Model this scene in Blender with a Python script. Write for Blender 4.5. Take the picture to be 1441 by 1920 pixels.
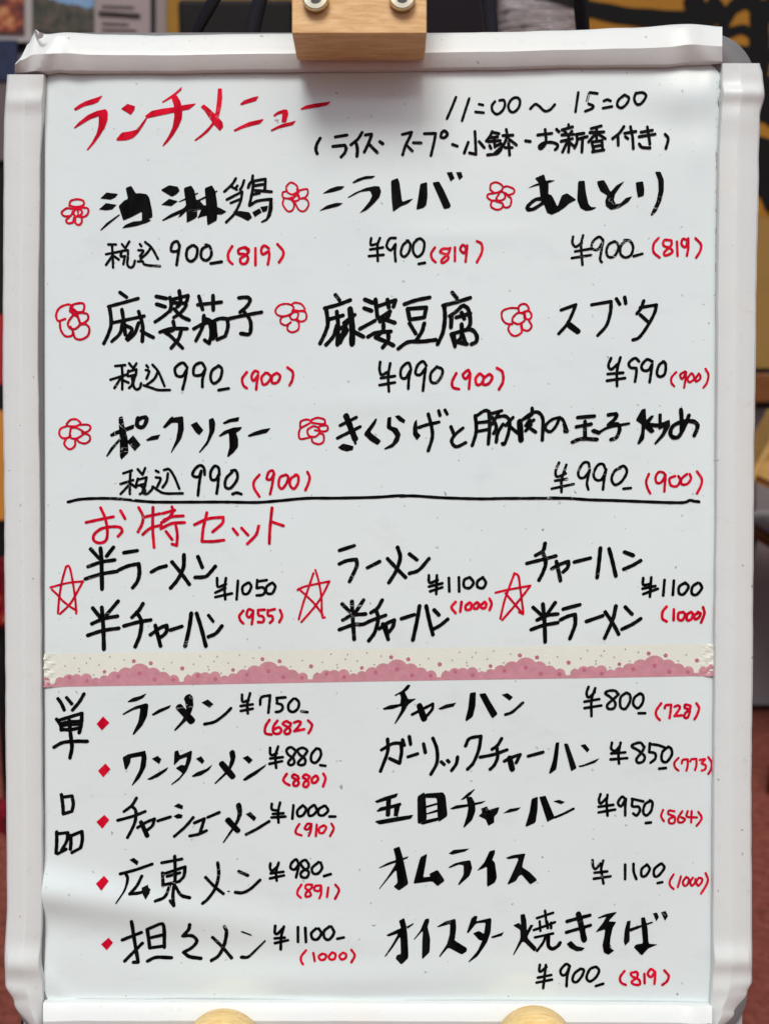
import bpy, bmesh, math, random, re
from mathutils import Vector, Matrix, noise
R = math.radians
random.seed(7)
sc = bpy.context.scene
for o in list(bpy.data.objects): bpy.data.objects.remove(o)

# ------------------------------------------------------------------ measures
S = 0.00032            # metres on the board per photo pixel
D = 0.62               # camera to board
TILT = R(10)           # the easel leans the board back
ZC = 0.85              # height of the board's centre
CX, CY = 720.5, 960.0
BOARD = Matrix.Translation((0, 0, ZC)) @ Matrix.Rotation(-TILT, 4, 'X')   # local: x right, z up, -y towards the viewer

# ------------------------------------------------------------------ camera
cam_d = bpy.data.cameras.new('camera'); cam = bpy.data.objects.new('camera', cam_d)
sc.collection.objects.link(cam); sc.camera = cam
cam.matrix_world = BOARD @ Matrix.Translation((0, -D, 0)) @ Matrix.Rotation(R(90), 4, 'X')
cam_d.sensor_fit = 'HORIZONTAL'; cam_d.sensor_width = 24
cam_d.lens = 24 * D / (1441 * S)
cam_d.clip_start = 0.02; cam_d.clip_end = 2000
cam_d.dof.use_dof = True; cam_d.dof.focus_distance = D; cam_d.dof.aperture_fstop = 7.0

# ------------------------------------------------------------------ daylight (soft, overcast)
SUN_EL, SUN_ROT = 55, -14
w = bpy.data.worlds.new("World"); sc.world = w; w.use_nodes = True
nt = w.node_tree; bg = nt.nodes['Background']
sky = nt.nodes.new('ShaderNodeTexSky'); sky.sky_type = 'NISHITA'; sky.sun_disc = False
sky.sun_elevation = R(SUN_EL); sky.sun_rotation = R(180 + SUN_ROT)
sky.dust_density = 4.0; sky.air_density = 1.0
nt.links.new(sky.outputs[0], bg.inputs[0]); bg.inputs[1].default_value = 0.06
sun_d = bpy.data.lights.new('sun', 'SUN'); sun = bpy.data.objects.new('sun', sun_d); sc.collection.objects.link(sun)
sun_d.energy = 1.5; sun_d.angle = R(24); sun_d.color = (1, .995, .965)
sun.rotation_euler = (R(90 - SUN_EL), 0, R(SUN_ROT))
sc.view_settings.view_transform = 'Standard'; sc.view_settings.look = 'None'
sc.view_settings.exposure = 0.64; sc.view_settings.gamma = 1; sc.view_settings.use_curve_mapping = False

# ------------------------------------------------------------------ helpers
def P(px, py, wv=0.0):
    """board-local point seen at photo pixel px,py when it stands wv metres in front of the board"""
    f = (D - wv) / D
    return Vector(((px - CX) * S * f, -wv, (CY - py) * S * f))
def W(px, py, y):
    """world point at depth y behind photo pixel px,py"""
    d = (BOARD.to_3x3() @ Vector(((px - CX) * S, D, (CY - py) * S)))
    c = cam.matrix_world.translation
    t = (y - c.y) / d.y
    return c + d * t
def link(o, parent=None):
    sc.collection.objects.link(o)
    if parent: o.parent = parent
    return o
def empty(name, mat=None, **kw):
    o = bpy.data.objects.new(name, None); o.empty_display_size = .05
    link(o)
    if mat is not None: o.matrix_world = mat
    for k, v in kw.items(): o[k] = v
    return o
def mesh(name, verts, faces, mats, parent=None, idx=None, smooth=False, **kw):
    me = bpy.data.meshes.new(name)
    me.from_pydata([tuple(v) for v in verts], [], faces)
    for m in (mats if isinstance(mats, (list, tuple)) else [mats]): me.materials.append(m)
    if idx: me.polygons.foreach_set('material_index', idx)
    if smooth: me.polygons.foreach_set('use_smooth', [True] * len(me.polygons))
    me.update()
    o = link(bpy.data.objects.new(name, me), parent)
    for k, v in kw.items(): o[k] = v
    return o
def from_bm(name, bm, mats, parent=None, smooth=False, **kw):
    me = bpy.data.meshes.new(name); bm.to_mesh(me); bm.free()
    for m in (mats if isinstance(mats, (list, tuple)) else [mats]): me.materials.append(m)
    if smooth:
        for p in me.polygons: p.use_smooth = True
    o = link(bpy.data.objects.new(name, me), parent)
    for k, v in kw.items(): o[k] = v
    return o
def box_bm(lo, hi, bev=0.0, seg=2, bm=None):
    b = bm or bmesh.new()
    r = bmesh.ops.create_cube(b, size=1)['verts']
    for v in r:
        v.co = Vector([lo[i] + (v.co[i] + .5) * (hi[i] - lo[i]) for i in range(3)])
    if bev:
        es = {e for v in r for e in v.link_edges}
        bmesh.ops.bevel(b, geom=list(es), offset=bev, segments=seg, affect='EDGES', profile=.5)
    return b
def tube_bm(pts, r, n=16, bm=None, r1=None):
    b = bm or bmesh.new(); rings = []
    for i, p in enumerate(pts):
        p = Vector(p)
        t = (Vector(pts[min(i + 1, len(pts) - 1)]) - Vector(pts[max(i - 1, 0)])).normalized()
        a = Vector((0, 0, 1)) if abs(t.z) < .9 else Vector((1, 0, 0))
        u = t.cross(a).normalized(); v = t.cross(u)
        rr = r if r1 is None else r + (r1 - r) * i / (len(pts) - 1)
        rings.append([b.verts.new(p + (u * math.cos(2 * math.pi * k / n) + v * math.sin(2 * math.pi * k / n)) * rr) for k in range(n)])
    for a, c in zip(rings, rings[1:]):
        for k in range(n): b.faces.new((a[k], a[(k + 1) % n], c[(k + 1) % n], c[k]))
    b.faces.new(rings[0][::-1]); b.faces.new(rings[-1])
    bmesh.ops.recalc_face_normals(b, faces=b.faces[:])
    return b
def lathe_bm(prof, n=40, bm=None):
    """profile of (radius, y) turned about the local y axis"""
    b = bm or bmesh.new(); rings = []
    for r, y in prof:
        rings.append([b.verts.new((r * math.cos(2 * math.pi * k / n), y, r * math.sin(2 * math.pi * k / n))) for k in range(n)])
    for a, c in zip(rings, rings[1:]):
        for k in range(n): b.faces.new((a[k], a[(k + 1) % n], c[(k + 1) % n], c[k]))
    b.faces.new(rings[0]); b.faces.new(rings[-1][::-1])
    bmesh.ops.recalc_face_normals(b, faces=b.faces[:])
    return b
def lerp_tab(tab, x):
    if x <= tab[0][0]: return tab[0][1]
    for (a, p), (b, q) in zip(tab, tab[1:]):
        if x <= b:
            t = (x - a) / (b - a); t = t * t * (3 - 2 * t)
            return p + (q - p) * t
    return tab[-1][1]
def gs(x, c, s): return math.exp(-((x - c) / s) ** 2)

# ------------------------------------------------------------------ materials
class NB:
    def __init__(s, name, rough=.5, spec=.5, metal=0, coat=0):
        s.m = bpy.data.materials.new(name); s.m.use_nodes = True
        s.t = s.m.node_tree; s.b = s.t.nodes['Principled BSDF']
        s.b.inputs['Roughness'].default_value = rough; s.b.inputs['Specular IOR Level'].default_value = spec
        s.b.inputs['Metallic'].default_value = metal; s.b.inputs['Coat Weight'].default_value = coat
        s.tc = s.t.nodes.new('ShaderNodeTexCoord')
    def n(s, k, **kw):
        x = s.t.nodes.new(k)
        for a, v in kw.items(): setattr(x, a, v)
        return x
    def coord(s, scale=(1, 1, 1), rot=(0, 0, 0)):
        mp = s.n('ShaderNodeMapping'); mp.inputs['Scale'].default_value = scale; mp.inputs['Rotation'].default_value = rot
        s.t.links.new(s.tc.outputs['Object'], mp.inputs[0]); return mp.outputs[0]
    def noise(s, sc_, det=4, rough=.55, vec=None, dist=0):
        x = s.n('ShaderNodeTexNoise'); x.inputs['Scale'].default_value = sc_; x.inputs['Detail'].default_value = det
        x.inputs['Roughness'].default_value = rough; x.inputs['Distortion'].default_value = dist
        s.t.links.new(vec or s.tc.outputs['Object'], x.inputs['Vector']); return x.outputs['Fac']
    def ramp(s, fac, stops, interp='LINEAR'):
        x = s.n('ShaderNodeValToRGB'); e = x.color_ramp.elements; x.color_ramp.interpolation = interp
        while len(e) < len(stops): e.new(.5)
        for el, (p, c) in zip(e, stops):
            el.position = p; el.color = (*c, 1) if isinstance(c, tuple) else (c, c, c, 1)
        s.t.links.new(fac, x.inputs[0]); return x.outputs[0]
    def mix(s, fac, a, b, blend='MIX'):
        x = s.n('ShaderNodeMix', data_type='RGBA', blend_type=blend)
        for i, v in ((0, fac), (6, a), (7, b)):
            if hasattr(v, 'is_linked'): s.t.links.new(v, x.inputs[i])
            elif i == 0: x.inputs[0].default_value = v
            else: x.inputs[i].default_value = (*v, 1)
        return x.outputs[2]
    def math(s, op, a, b=0):
        x = s.n('ShaderNodeMath', operation=op)
        for i, v in enumerate((a, b)):
            if hasattr(v, 'is_linked'): s.t.links.new(v, x.inputs[i])
            else: x.inputs[i].default_value = v
        return x.outputs[0]
    def sep(s):
        x = s.n('ShaderNodeSeparateXYZ'); s.t.links.new(s.tc.outputs['Object'], x.inputs[0]); return x.outputs
    def col(s, v):
        if hasattr(v, 'is_linked'): s.t.links.new(v, s.b.inputs['Base Color'])
        else: s.b.inputs['Base Color'].default_value = (*v, 1)
        return s
    def rough(s, v): s.t.links.new(v, s.b.inputs['Roughness']); return s
    def bump(s, h, strength=.3, dist=.001):
        x = s.n('ShaderNodeBump'); x.inputs['Strength'].default_value = strength; x.inputs['Distance'].default_value = dist
        s.t.links.new(h, x.inputs['Height']); s.t.links.new(x.outputs[0], s.b.inputs['Normal']); return s
    def specks(s, scale, size, keep):
        """small irregular dirt dots: voronoi cells, only some of which carry one"""
        nz = s.n('ShaderNodeTexNoise'); nz.inputs['Scale'].default_value = scale * 3
        s.t.links.new(s.tc.outputs['Object'], nz.inputs['Vector'])
        ad = s.n('ShaderNodeVectorMath', operation='MULTIPLY_ADD'); s.t.links.new(nz.outputs['Color'], ad.inputs[0])
        ad.inputs[1].default_value = (.4 / scale,) * 3; s.t.links.new(s.tc.outputs['Object'], ad.inputs[2])
        mp = s.n('ShaderNodeMapping'); mp.inputs['Rotation'].default_value = (R(-90), 0, 0); s.t.links.new(ad.outputs[0], mp.inputs[0])
        v = s.n('ShaderNodeTexVoronoi', voronoi_dimensions='2D'); v.inputs['Scale'].default_value = scale; s.t.links.new(mp.outputs[0], v.inputs['Vector'])
        hs = s.n('ShaderNodeSeparateColor'); s.t.links.new(v.outputs['Color'], hs.inputs[0])
        rad = s.math('MULTIPLY', hs.outputs[1], size)
        a = s.math('LESS_THAN', v.outputs['Distance'], rad); b = s.math('GREATER_THAN', hs.outputs[0], 1 - keep)
        return s.math('MULTIPLY', a, b)

def plain(name, c, rough=.5, var=.12, scale=60, metal=0, spec=None, bump=0):
    if spec is None: spec = .12 if max(c) < .06 else .4
    k = NB(name, rough, spec, metal)
    f = k.noise(scale, 5)
    k.col(k.mix(f, tuple(x * (1 - var) for x in c), tuple(min(1, x * (1 + var)) for x in c)))
    if bump: k.bump(k.noise(scale * 6, 4), bump, .0006)
    return k.m
#@MATS
k = NB('whiteboard_film', .2, .85)
base = k.mix(k.noise(9, 3), (.66, .755, .755), (.70, .77, .765))
smear = k.ramp(k.noise(22, 6, .7, vec=k.coord((1, 1, 2.2), (0, .5, 0))), [(.55, 0), (.75, 1)])
base = k.mix(k.math('MULTIPLY', smear, .30), base, (.55, .56, .57))
base = k.mix(k.math('MULTIPLY', k.specks(150, .11, .10), .5), base, (.25, .25, .25))
base = k.mix(k.math('MULTIPLY', k.specks(50, .045, .12), .65), base, (.12, .12, .12))
sx = k.sep()
edge = k.math('MULTIPLY', k.math('GREATER_THAN', sx[0], .1985), k.math('GREATER_THAN', sx[2], .14))
gr = k.math('MULTIPLY', edge, k.ramp(k.noise(260, 5, .7, vec=k.coord((2, 1, .5))), [(.52, 0), (.60, 1)]))
base = k.mix(k.math('MULTIPLY', gr, .8), base, (.04, .04, .045))
k.col(base); k.rough(k.ramp(k.noise(30, 4), [(.3, .10), (.7, .20)]))
k.bump(k.noise(25, 2), .10, .002); M_FILM = k.m

def tape(name, c, rough, ang=0):
    k = NB(name, rough, .5)
    b = k.mix(k.noise(40, 4), tuple(x * .97 for x in c), c)
    yl = k.ramp(k.noise(14, 4, .6), [(.56, 0), (.72, 1)])
    b = k.mix(k.math('MULTIPLY', yl, .38), b, (.70, .68, .58))
    sm = k.ramp(k.noise(120, 6, .7), [(.60, 0), (.74, 1)])
    b = k.mix(k.math('MULTIPLY', sm, .34), b, (.42, .42, .41))
    b = k.mix(k.math('MULTIPLY', k.specks(140, .13, .05), .6), b, (.2, .19, .17))
    k.col(b); k.bump(k.noise(160, 5, .6), .22, .0006); return k.m
M_TAPE = tape('white_vinyl_tape', (.69, .725, .71), .40)
M_GREY = plain('grey_plastic', (.16, .16, .165), .45, .15, 80)
M_BACK = plain('board_backing', (.35, .35, .36), .6)

def ink(name, c, worn, rough=.4):
    k = NB(name, rough, .03)
    f = k.noise(70, 5, .6)
    st = k.noise(150, 4, .6, vec=k.coord((1, 1, .28), (0, .7, 0)))
    b = k.mix(k.ramp(st, [(.42, 0), (.72, 1)]), tuple(x * .8 for x in c), tuple(min(1, x * 1.35 + .005) for x in c))
    ln = k.math('LESS_THAN', k.math('ABSOLUTE', k.math('SUBTRACT', k.noise(45, 3, .5, vec=k.coord((1, 1, 2.6), (0, .5, 0)), dist=1.2), .5)), .0035)
    msk = k.ramp(k.noise(16, 2), [(.57, 0), (.61, 1)])
    b = k.mix(k.math('MULTIPLY', k.math('MULTIPLY', ln, msk), worn), b, (.6, .61, .62))
    k.col(b); return k.m
M_BLACK = ink('black_marker_ink', (.0022, .0022, .0025), .8)
M_RED = ink('red_marker_ink', (.58, .003, .024), .25)
M_FADED = plain('faded_marker_ink', (.22, .22, .22), .5, .4, 300)

def wood(name, c0, c1, scale=30, rot=(0, 0, 0), rough=.5, st=(1, 1, 12)):
    k = NB(name, rough, .3)
    v = k.coord(st, rot)
    g = k.noise(scale, 6, .6, vec=v, dist=.6)
    b = k.mix(k.ramp(g, [(.3, 0), (.7, 1)]), c0, c1)
    b = k.mix(k.math('MULTIPLY', k.specks(420, .15, .22), .4), b, tuple(x * .55 for x in c0))
    k.col(b); k.bump(g, .15, .0005); return k.m
M_BEECH = wood('beech_wood', (.56, .31, .11), (.80, .53, .26), 55, st=(1, 6, 8))
M_PEG = wood('pale_turned_wood', (.70, .44, .13), (.92, .71, .35), 70, st=(1, 8, 6))
M_STEEL = plain('screw_steel', (.60, .57, .44), .28, .12, 200, metal=1)
M_HOLE = plain('hex_socket', (.05, .05, .05), .5, metal=.6)
M_TUBE = plain('black_painted_steel', (.012, .011, .014), .35, .3, 50)
#@ENDMATS

# ================================================================== SETTING
def sheet(name, pts, m, parent=None, thick=.004, **kw):
    """flat thing (poster, card) with a real thickness: world corner points, extruded to +y"""
    n = len(pts); a = [Vector(p) for p in pts]; b = [p + Vector((0, thick, 0)) for p in a]
    f = [tuple(range(n)), tuple(range(2 * n - 1, n - 1, -1))] + [(i, i + n, (i + 1) % n + n, (i + 1) % n) for i in range(n)]
    return mesh(name, a + b, f, m, parent, **kw)
def rectW(x0, y0, x1, y1, y): return [W(x0, y1, y), W(x1, y1, y), W(x1, y0, y), W(x0, y0, y)]

YW = 2.25
k = NB('red_ground', .9, .2)
f = k.noise(55, 6, .7); g = k.noise(9, 4)
k.col(k.mix(k.ramp(f, [(.35, 0), (.68, 1)]), (.115, .026, .017), (.25, .072, .05)))
k.bump(k.noise(160, 4), .5, .004); M_GROUND = k.m
mesh('ground', [(-60, -60, 0), (60, -60, 0), (60, 60, 0), (-60, 60, 0)], [(0, 1, 2, 3)], M_GROUND, kind='structure')
M_WALL = plain('dark_shop_wall', (.014, .010, .011), .5, .3, 6)  # wall and backdrop colours kept dark to stand in for overhang shade
wl = from_bm('shop_wall', box_bm((-6, YW, 0), (6, YW + .15, 3.4)), M_WALL,
             label='dark shop front wall behind the easel, carrying the notices and banners', category='wall')
M_SKIRT = plain('wall_skirting', (.03, .006, .008), .5, .3, 20)
from_bm('skirting', box_bm((-6, YW - .03, .001), (6, YW - .001, .12), .004), M_SKIRT, wl)

# notice board with pictures
nb = empty('notice_board', Matrix.Translation(W(120, 120, YW - .02)), category='notice board',
           label='pale notice board of pinned pictures and a printed notice, behind the menu board')
bpy.context.view_layer.update()
def nb_sheet(name, pts, m, thick=.004, parent=None, **kw):
    inv = (parent or nb).matrix_world.inverted()
    o = sheet(name, [inv @ p for p in pts], m, parent or nb, thick, **kw)
    return o
M_MOUNT = plain('pale_card', (.36, .34, .335), .7, .08, 8)
M_MOUNT2 = plain('mauve_paper', (.30, .25, .245), .7, .08, 12)
M_STRIP = plain('grey_edge', (.24, .20, .185), .6, .06, 8)
k = NB('food_picture', .4)
k.col(k.ramp(k.noise(24, 4, .6), [(.34, (.012, .004, .004)), (.46, (.10, .012, .006)), (.55, (.30, .06, .02)), (.64, (.50, .26, .09)), (.72, (.05, .015, .01))])); M_FOOD = k.m
k = NB('landscape_picture', .4)
z = k.sep()
land = k.ramp(k.noise(40, 5, .65), [(.35, (.01, .010, .008)), (.5, (.05, .05, .03)), (.62, (.10, .06, .045)), (.72, (.16, .15, .14))])
skyc = k.mix(k.noise(14, 2), (.07, .19, .42), (.26, .40, .55))
hz = k.math('ADD', k.math('ADD', z[2], k.math('MULTIPLY', z[0], .22)), k.math('MULTIPLY', k.noise(22, 4), .04))
k.col(k.mix(k.math('GREATER_THAN', hz, .172), land, skyc)); M_LAND = k.m
M_NAVY = plain('night_picture', (.012, .02, .06), .4, .8, 30)
M_DARKBAR = plain('printed_bar', (.02, .017, .017), .6)
nb_sheet('mount', rectW(-160, -260, 311, 78, YW - .012), M_MOUNT, .010)
nb_sheet('picture', rectW(-90, -80, 44, 61, YW - .018), M_FOOD, label='dark red picture of a dish')
nb_sheet('picture', rectW(60, -70, 175, 61, YW - .018), M_LAND, label='picture of hillside houses under blue sky')
pg = nb_sheet('printed_notice', rectW(180, -120, 284, 140, YW - .019), M_MOUNT2)
nb_sheet('picture', rectW(-60, 74, 32, 150, YW - .018), M_NAVY, label='dark blue night picture')
nb_sheet('mount', rectW(-160, 100, 311, 300, YW - .0125), plain('brown_grey_board', (.11, .085, .085), .7, .3, 14), .010)
bpy.context.view_layer.update()
def rot_bar(x0, y0, x1, y1, dy, y): return [W(x0, y1, y), W(x1, y1 + dy, y), W(x1, y0 + dy, y), W(x0, y0, y)]
nb_sheet('printed_line', rot_bar(184, 20, 262, 26, 5, YW - .0235), M_DARKBAR, .003, pg)
for yy, x1 in ((8, 250), (40, 240), (52, 255)):
    nb_sheet('printed_line', rot_bar(190, yy, x1, yy + 2, 2, YW - .0235), plain('grey_print', (.20, .17, .17), .6), .003, pg)
nb_sheet('divider', rectW(282, -160, 291, 200, YW - .021), M_DARKBAR, .006)
nb_sheet('edge_strip', rectW(292, -160, 312, 200, YW - .020), M_STRIP, .006)

# yellow banner left of the clip
M_YEL = plain('ochre_banner_cloth', (.29, .145, .012), .8, .14, 9)
M_YEL2 = plain('orange_banner_cloth', (.31, .135, .006), .8, .16, 9)
yb = empty('banner', Matrix.Translation(W(430, 200, YW - .03)), category='banner',
           label='plain ochre yellow banner hanging on the dark wall left of the wooden clip')
bpy.context.view_layer.update()
def ch_sheet(root, name, pts, m, thick=.004):
    inv = root.matrix_world.inverted(); return sheet(name, [inv @ p for p in pts], m, root, thick)
ch_sheet(yb, 'cloth', rectW(313, -200, 620, 260, YW - .03), M_YEL, .004)
ch_sheet(yb, 'crease', rectW(511, -200, 515, 260, YW - .033), plain('banner_seam', (.45, .27, .04), .8), .002)
bx = from_bm('speaker_box', box_bm(W(338, 200, YW - .22), W(560, 33, YW - .06), .012), plain('black_box_vinyl', (.013, .012, .012), .6, .3, 30),
             label='black box standing before the ochre banner behind the board top', category='box')

# banner with brush calligraphy on the right
cb = empty('calligraphy_banner', Matrix.Translation(W(1280, 300, YW - .03)), category='banner',
           label='yellow banner with thick black brush strokes at the right behind the board')
bpy.context.view_layer.update()
inv_cb = cb.matrix_world.inverted()
ch_sheet(cb, 'cloth', rectW(1085, -200, 1600, 405, YW - .03), M_YEL2, .004)
ch_sheet(cb, 'lower_cloth', rectW(1085, 406, 1600, 690, YW - .032), plain('tan_cloth', (.27, .15, .035), .8, .10, 8), .004)
ch_sheet(cb, 'hem', rectW(1085, 691, 1600, 738, YW - .036), plain('black_hem', (.008, .008, .008), .6), .006)
def brush(pts, wpx, off):
    out = []
    q = cr([Vector(p).to_tuple() for p in pts])
    return q
#@LETTERFUNCS
def cr(pts):
    if len(pts) < 3: return [Vector(p) for p in pts]
    Q = [Vector(p) for p in pts]; out = []
    for i in range(len(Q) - 1):
        p1, p2 = Q[i], Q[i + 1]
        p0 = Q[i - 1] if i > 0 else 2 * p1 - p2
        p3 = Q[i + 2] if i + 2 < len(Q) else 2 * p2 - p1
        n = max(2, min(7, int((p2 - p1).length / 2.5) + 1))
        for k_ in range(n):
            t = k_ / n
            out.append(.5 * ((2 * p1) + (p2 - p0) * t + (2 * p0 - 5 * p1 + 4 * p2 - p3) * t * t + (3 * p1 - p0 - 3 * p2 + p3) * t ** 3))
    out.append(Q[-1]); return out
def hull(p):
    p = sorted(p)
    def half(s):
        h = []
        for q in s:
            while len(h) > 1 and (h[-1][0] - h[-2][0]) * (q[1] - h[-2][1]) - (h[-1][1] - h[-2][1]) * (q[0] - h[-2][0]) <= 1e-9: h.pop()
            h.append(q)
        return h
    a = half(p); b = half(p[::-1]); return a[:-1] + b[:-1]
def soften(p):
    if len(p) < 6: return p
    q = []
    for i in range(len(p)):
        a, b = Vector(p[i]), Vector(p[(i + 1) % len(p)])
        q += [tuple(a * .9 + b * .1), tuple(a * .1 + b * .9)]
    return q
NIB = []
for i in range(10):
    a = 2 * math.pi * i / 10
    c, s = math.cos(a), math.sin(a); r_ = 1 / (abs(c) ** 3 + abs(s) ** 3) ** (1 / 3)
    x, y = c * r_ * 1.0, s * r_ * .90
    t_ = R(-38); NIB.append((x * math.cos(t_) - y * math.sin(t_), x * math.sin(t_) + y * math.cos(t_)))
RND = [(math.cos(2 * math.pi * i / 12), math.sin(2 * math.pi * i / 12)) for i in range(12)]
class Ink:
    """collects the pen marks of one piece of writing: each mark lies a hair above the one before"""
    def __init__(s, place, lift=0.00030, step=5e-7):
        s.v, s.f, s.place, s.h, s.step = [], [], place, lift, step
    def poly(s, pts):
        a = sum(pts[i][0] * pts[(i + 1) % len(pts)][1] - pts[(i + 1) % len(pts)][0] * pts[i][1] for i in range(len(pts)))
        if a > 0: pts = pts[::-1]
        n = len(s.v); s.v += [s.place(x, y, s.h) for x, y in pts]
        s.f.append(tuple(range(n, n + len(pts)))); s.h += s.step
    def stroke(s, pts, w0, w1, nib):
        L = max(1, len(pts) - 1)
        ws = []
        ph = random.uniform(0, 6)
        for i in range(len(pts)):
            wv = w0 + (w1 - w0) * i / L
            ws.append(wv * .5 * (1 + .05 * math.sin(ph + i * 1.3)))
        for i in range(len(pts) - 1):
            A = [(pts[i][0] + a * ws[i], pts[i][1] + b * ws[i]) for a, b in nib]
            B = [(pts[i + 1][0] + a * ws[i + 1], pts[i + 1][1] + b * ws[i + 1]) for a, b in nib]
            s.poly(hull(A + B))
#@ENDLETTERFUNCS
bk = Ink(lambda x, y, h: inv_cb @ W(x, y, YW - .0305 - h), .001, 2e-6)
for pts, w0, w1 in (([(1085, 12), (1180, 30), (1285, 38)], 22, 26), ([(1300, 5), (1316, 30), (1318, 52)], 26, 34), ([(1338, 6), (1352, 30)], 20, 26),
                    ([(1352, 60), (1368, 20), (1395, 2), (1418, 12), (1424, 60), (1420, 130)], 14, 30), ([(1352, 68), (1388, 54), (1412, 64)], 12, 14),
                    ([(1300, 80), (1380, 100), (1470, 105)], 26, 20), ([(1360, 160), (1440, 190), (1480, 230)], 70, 40), ([(1380, 300), (1440, 320), (1470, 380)], 80, 50),
                    ([(1440, 20), (1480, 10), (1520, 120)], 30, 40), ([(1200, -60), (1400, -50)], 40, 40)):
    bk.stroke(cr([Vector(p) for p in pts]), w0 * 1.5, w1 * 1.4, RND)
mesh('brush_lettering', bk.v, bk.f, plain('black_banner_ink', (.006, .006, .006), .7), cb)

# glossy packet and dark panel to the right of the clip
dp = sheet('dark_panel', rectW(640, -200, 932, 240, YW - .08), plain('black_panel', (.010, .006, .009), .45, .3, 4), None, .02,
           label='plain near black panel on the wall right of the wooden clip', category='panel')
k = NB('crinkled_film', .16, .6)
v = k.coord((1.0, 1, 15), (0, .2, 0))
k.col(k.ramp(k.noise(7, 4, .6, vec=v), [(.30, (.03, .018, .02)), (.42, (.20, .165, .165)), (.54, (.42, .38, .38)), (.60, (.05, .035, .04)), (.68, (.70, .70, .72))]))  # streaks put the wrap's grey-white reflections into its base colour
k.bump(k.noise(9, 3, .5, vec=v), 1.0, .03); M_PACK = k.m
pk = empty('wrapped_packet', Matrix.Translation(W(1005, 120, YW - .15)), category='packet',
           label='grey film wrapped packet with slanted top right of the dark panel')
bpy.context.view_layer.update()
N = 24; vs = []; fs = []
inv_pk = pk.matrix_world.inverted()
for j in range(N + 1):
    for i in range(N + 1):
        x = 930 + 155 * i / N; yt = -22 + 40 * i / N; y = yt + (200 - yt) * j / N
        b_ = .05 * (1 - (2 * i / N - 1) ** 4) * (1 - (2 * j / N - 1) ** 6) + .008 * noise.noise((i * .35, j * .8, 3))
        vs.append(inv_pk @ W(x, y, YW - .10 - b_))
fs = [(j * (N + 1) + i, (j + 1) * (N + 1) + i, (j + 1) * (N + 1) + i + 1, j * (N + 1) + i + 1) for j in range(N) for i in range(N)]
pkf = mesh('film_wrap', vs, fs, M_PACK, pk, smooth=True)
md = pkf.modifiers.new('thick', 'SOLIDIFY'); md.thickness = .02; md.offset = -1

# things at the right edge: low grey cabinet, wooden crate, chair
cabm = plain('grey_cabinet_paint', (.20, .18, .185), .5, .1, 6)
cab = empty('low_cabinet', Matrix.Translation((.95, 2.0, 0)), category='cabinet',
            label='low grey cabinet with a dark top against the wall right of the board')
a = W(1380, 738, 1.9); c = W(1700, 1010, 1.9)
from_bm('body', box_bm((a.x - .95, -.12, .02), (c.x - .95, .20, a.z - .03), .004), cabm, cab)
from_bm('top', box_bm((a.x - .98, -.14, a.z - .03), (c.x - .92, .22, a.z), .004), plain('dark_top', (.012, .011, .011), .4), cab)
M_PINE = wood('pine_slats', (.44, .25, .07), (.58, .36, .12), 20, st=(1, 1, 8))
cr_p = W(1425, 990, 1.5)
crate = empty('wooden_crate', Matrix.Translation((cr_p.x + .10, 1.5, cr_p.z)) @ Matrix.Rotation(R(-12), 4, 'Z') @ Matrix.Rotation(R(24), 4, 'Y'), category='crate',
              label='open pale wooden slat crate tilted beside the brown chair')
for dz in (.06, .105, .15):
    from_bm('slat', box_bm((-.16, -.10, dz), (.16, -.088, dz + .035), .002), M_PINE, crate)
    from_bm('slat', box_bm((-.16, .088, dz), (.16, .10, dz + .035), .002), M_PINE, crate)
for sx_ in (-.172, .16):
    from_bm('end_panel', box_bm((sx_, -.10, .04), (sx_ + .012, .10, .185), .002), M_PINE, crate)
from_bm('bottom_panel', box_bm((-.158, -.086, .045), (.158, .086, .057)), M_PINE, crate)
M_BROWN = wood('brown_varnished_wood', (.11, .035, .008), (.20, .075, .02), 25)
M_CUSH = plain('grey_cushion_cloth', (.30, .28, .27), .9, .2, 40)
chp = W(1452, 1270, 1.55)
chair = empty('wooden_chair', Matrix.Translation((chp.x + .18, 1.62, 0)), category='chair',
              label='brown wooden chair with splayed legs and grey seat pad right of board')
sz = W(1430, 1020, 1.5).z
from_bm('seat', box_bm((-.19, -.19, sz - .035), (.19, .19, sz - .01), .01), M_BROWN, chair)
from_bm('seat_pad', box_bm((-.18, -.18, sz - .009), (.18, .18, sz + .02), .012), M_CUSH, chair)
for sx_ in (-1, 1):
    for sy_ in (-1, 1):
        from_bm('leg', tube_bm([(sx_ * .17, sy_ * .16, sz - .034), (sx_ * .22, sy_ * .20, .001)], .018, 12, r1=.012), M_BROWN, chair, True)
from_bm('stretcher', tube_bm([(-.20, -.18, .16), (.20, -.18, .16)], .010, 10), M_BROWN, chair, True)
for sx_ in (-1, 1):
    from_bm('back_post', tube_bm([(sx_ * .17, .17, sz - .01), (sx_ * .18, .22, sz + .36)], .014, 12), M_BROWN, chair, True)
from_bm('back_rail', box_bm((-.17, .205, sz + .27), (.17, .225, sz + .34), .006), M_BROWN, chair)

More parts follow.
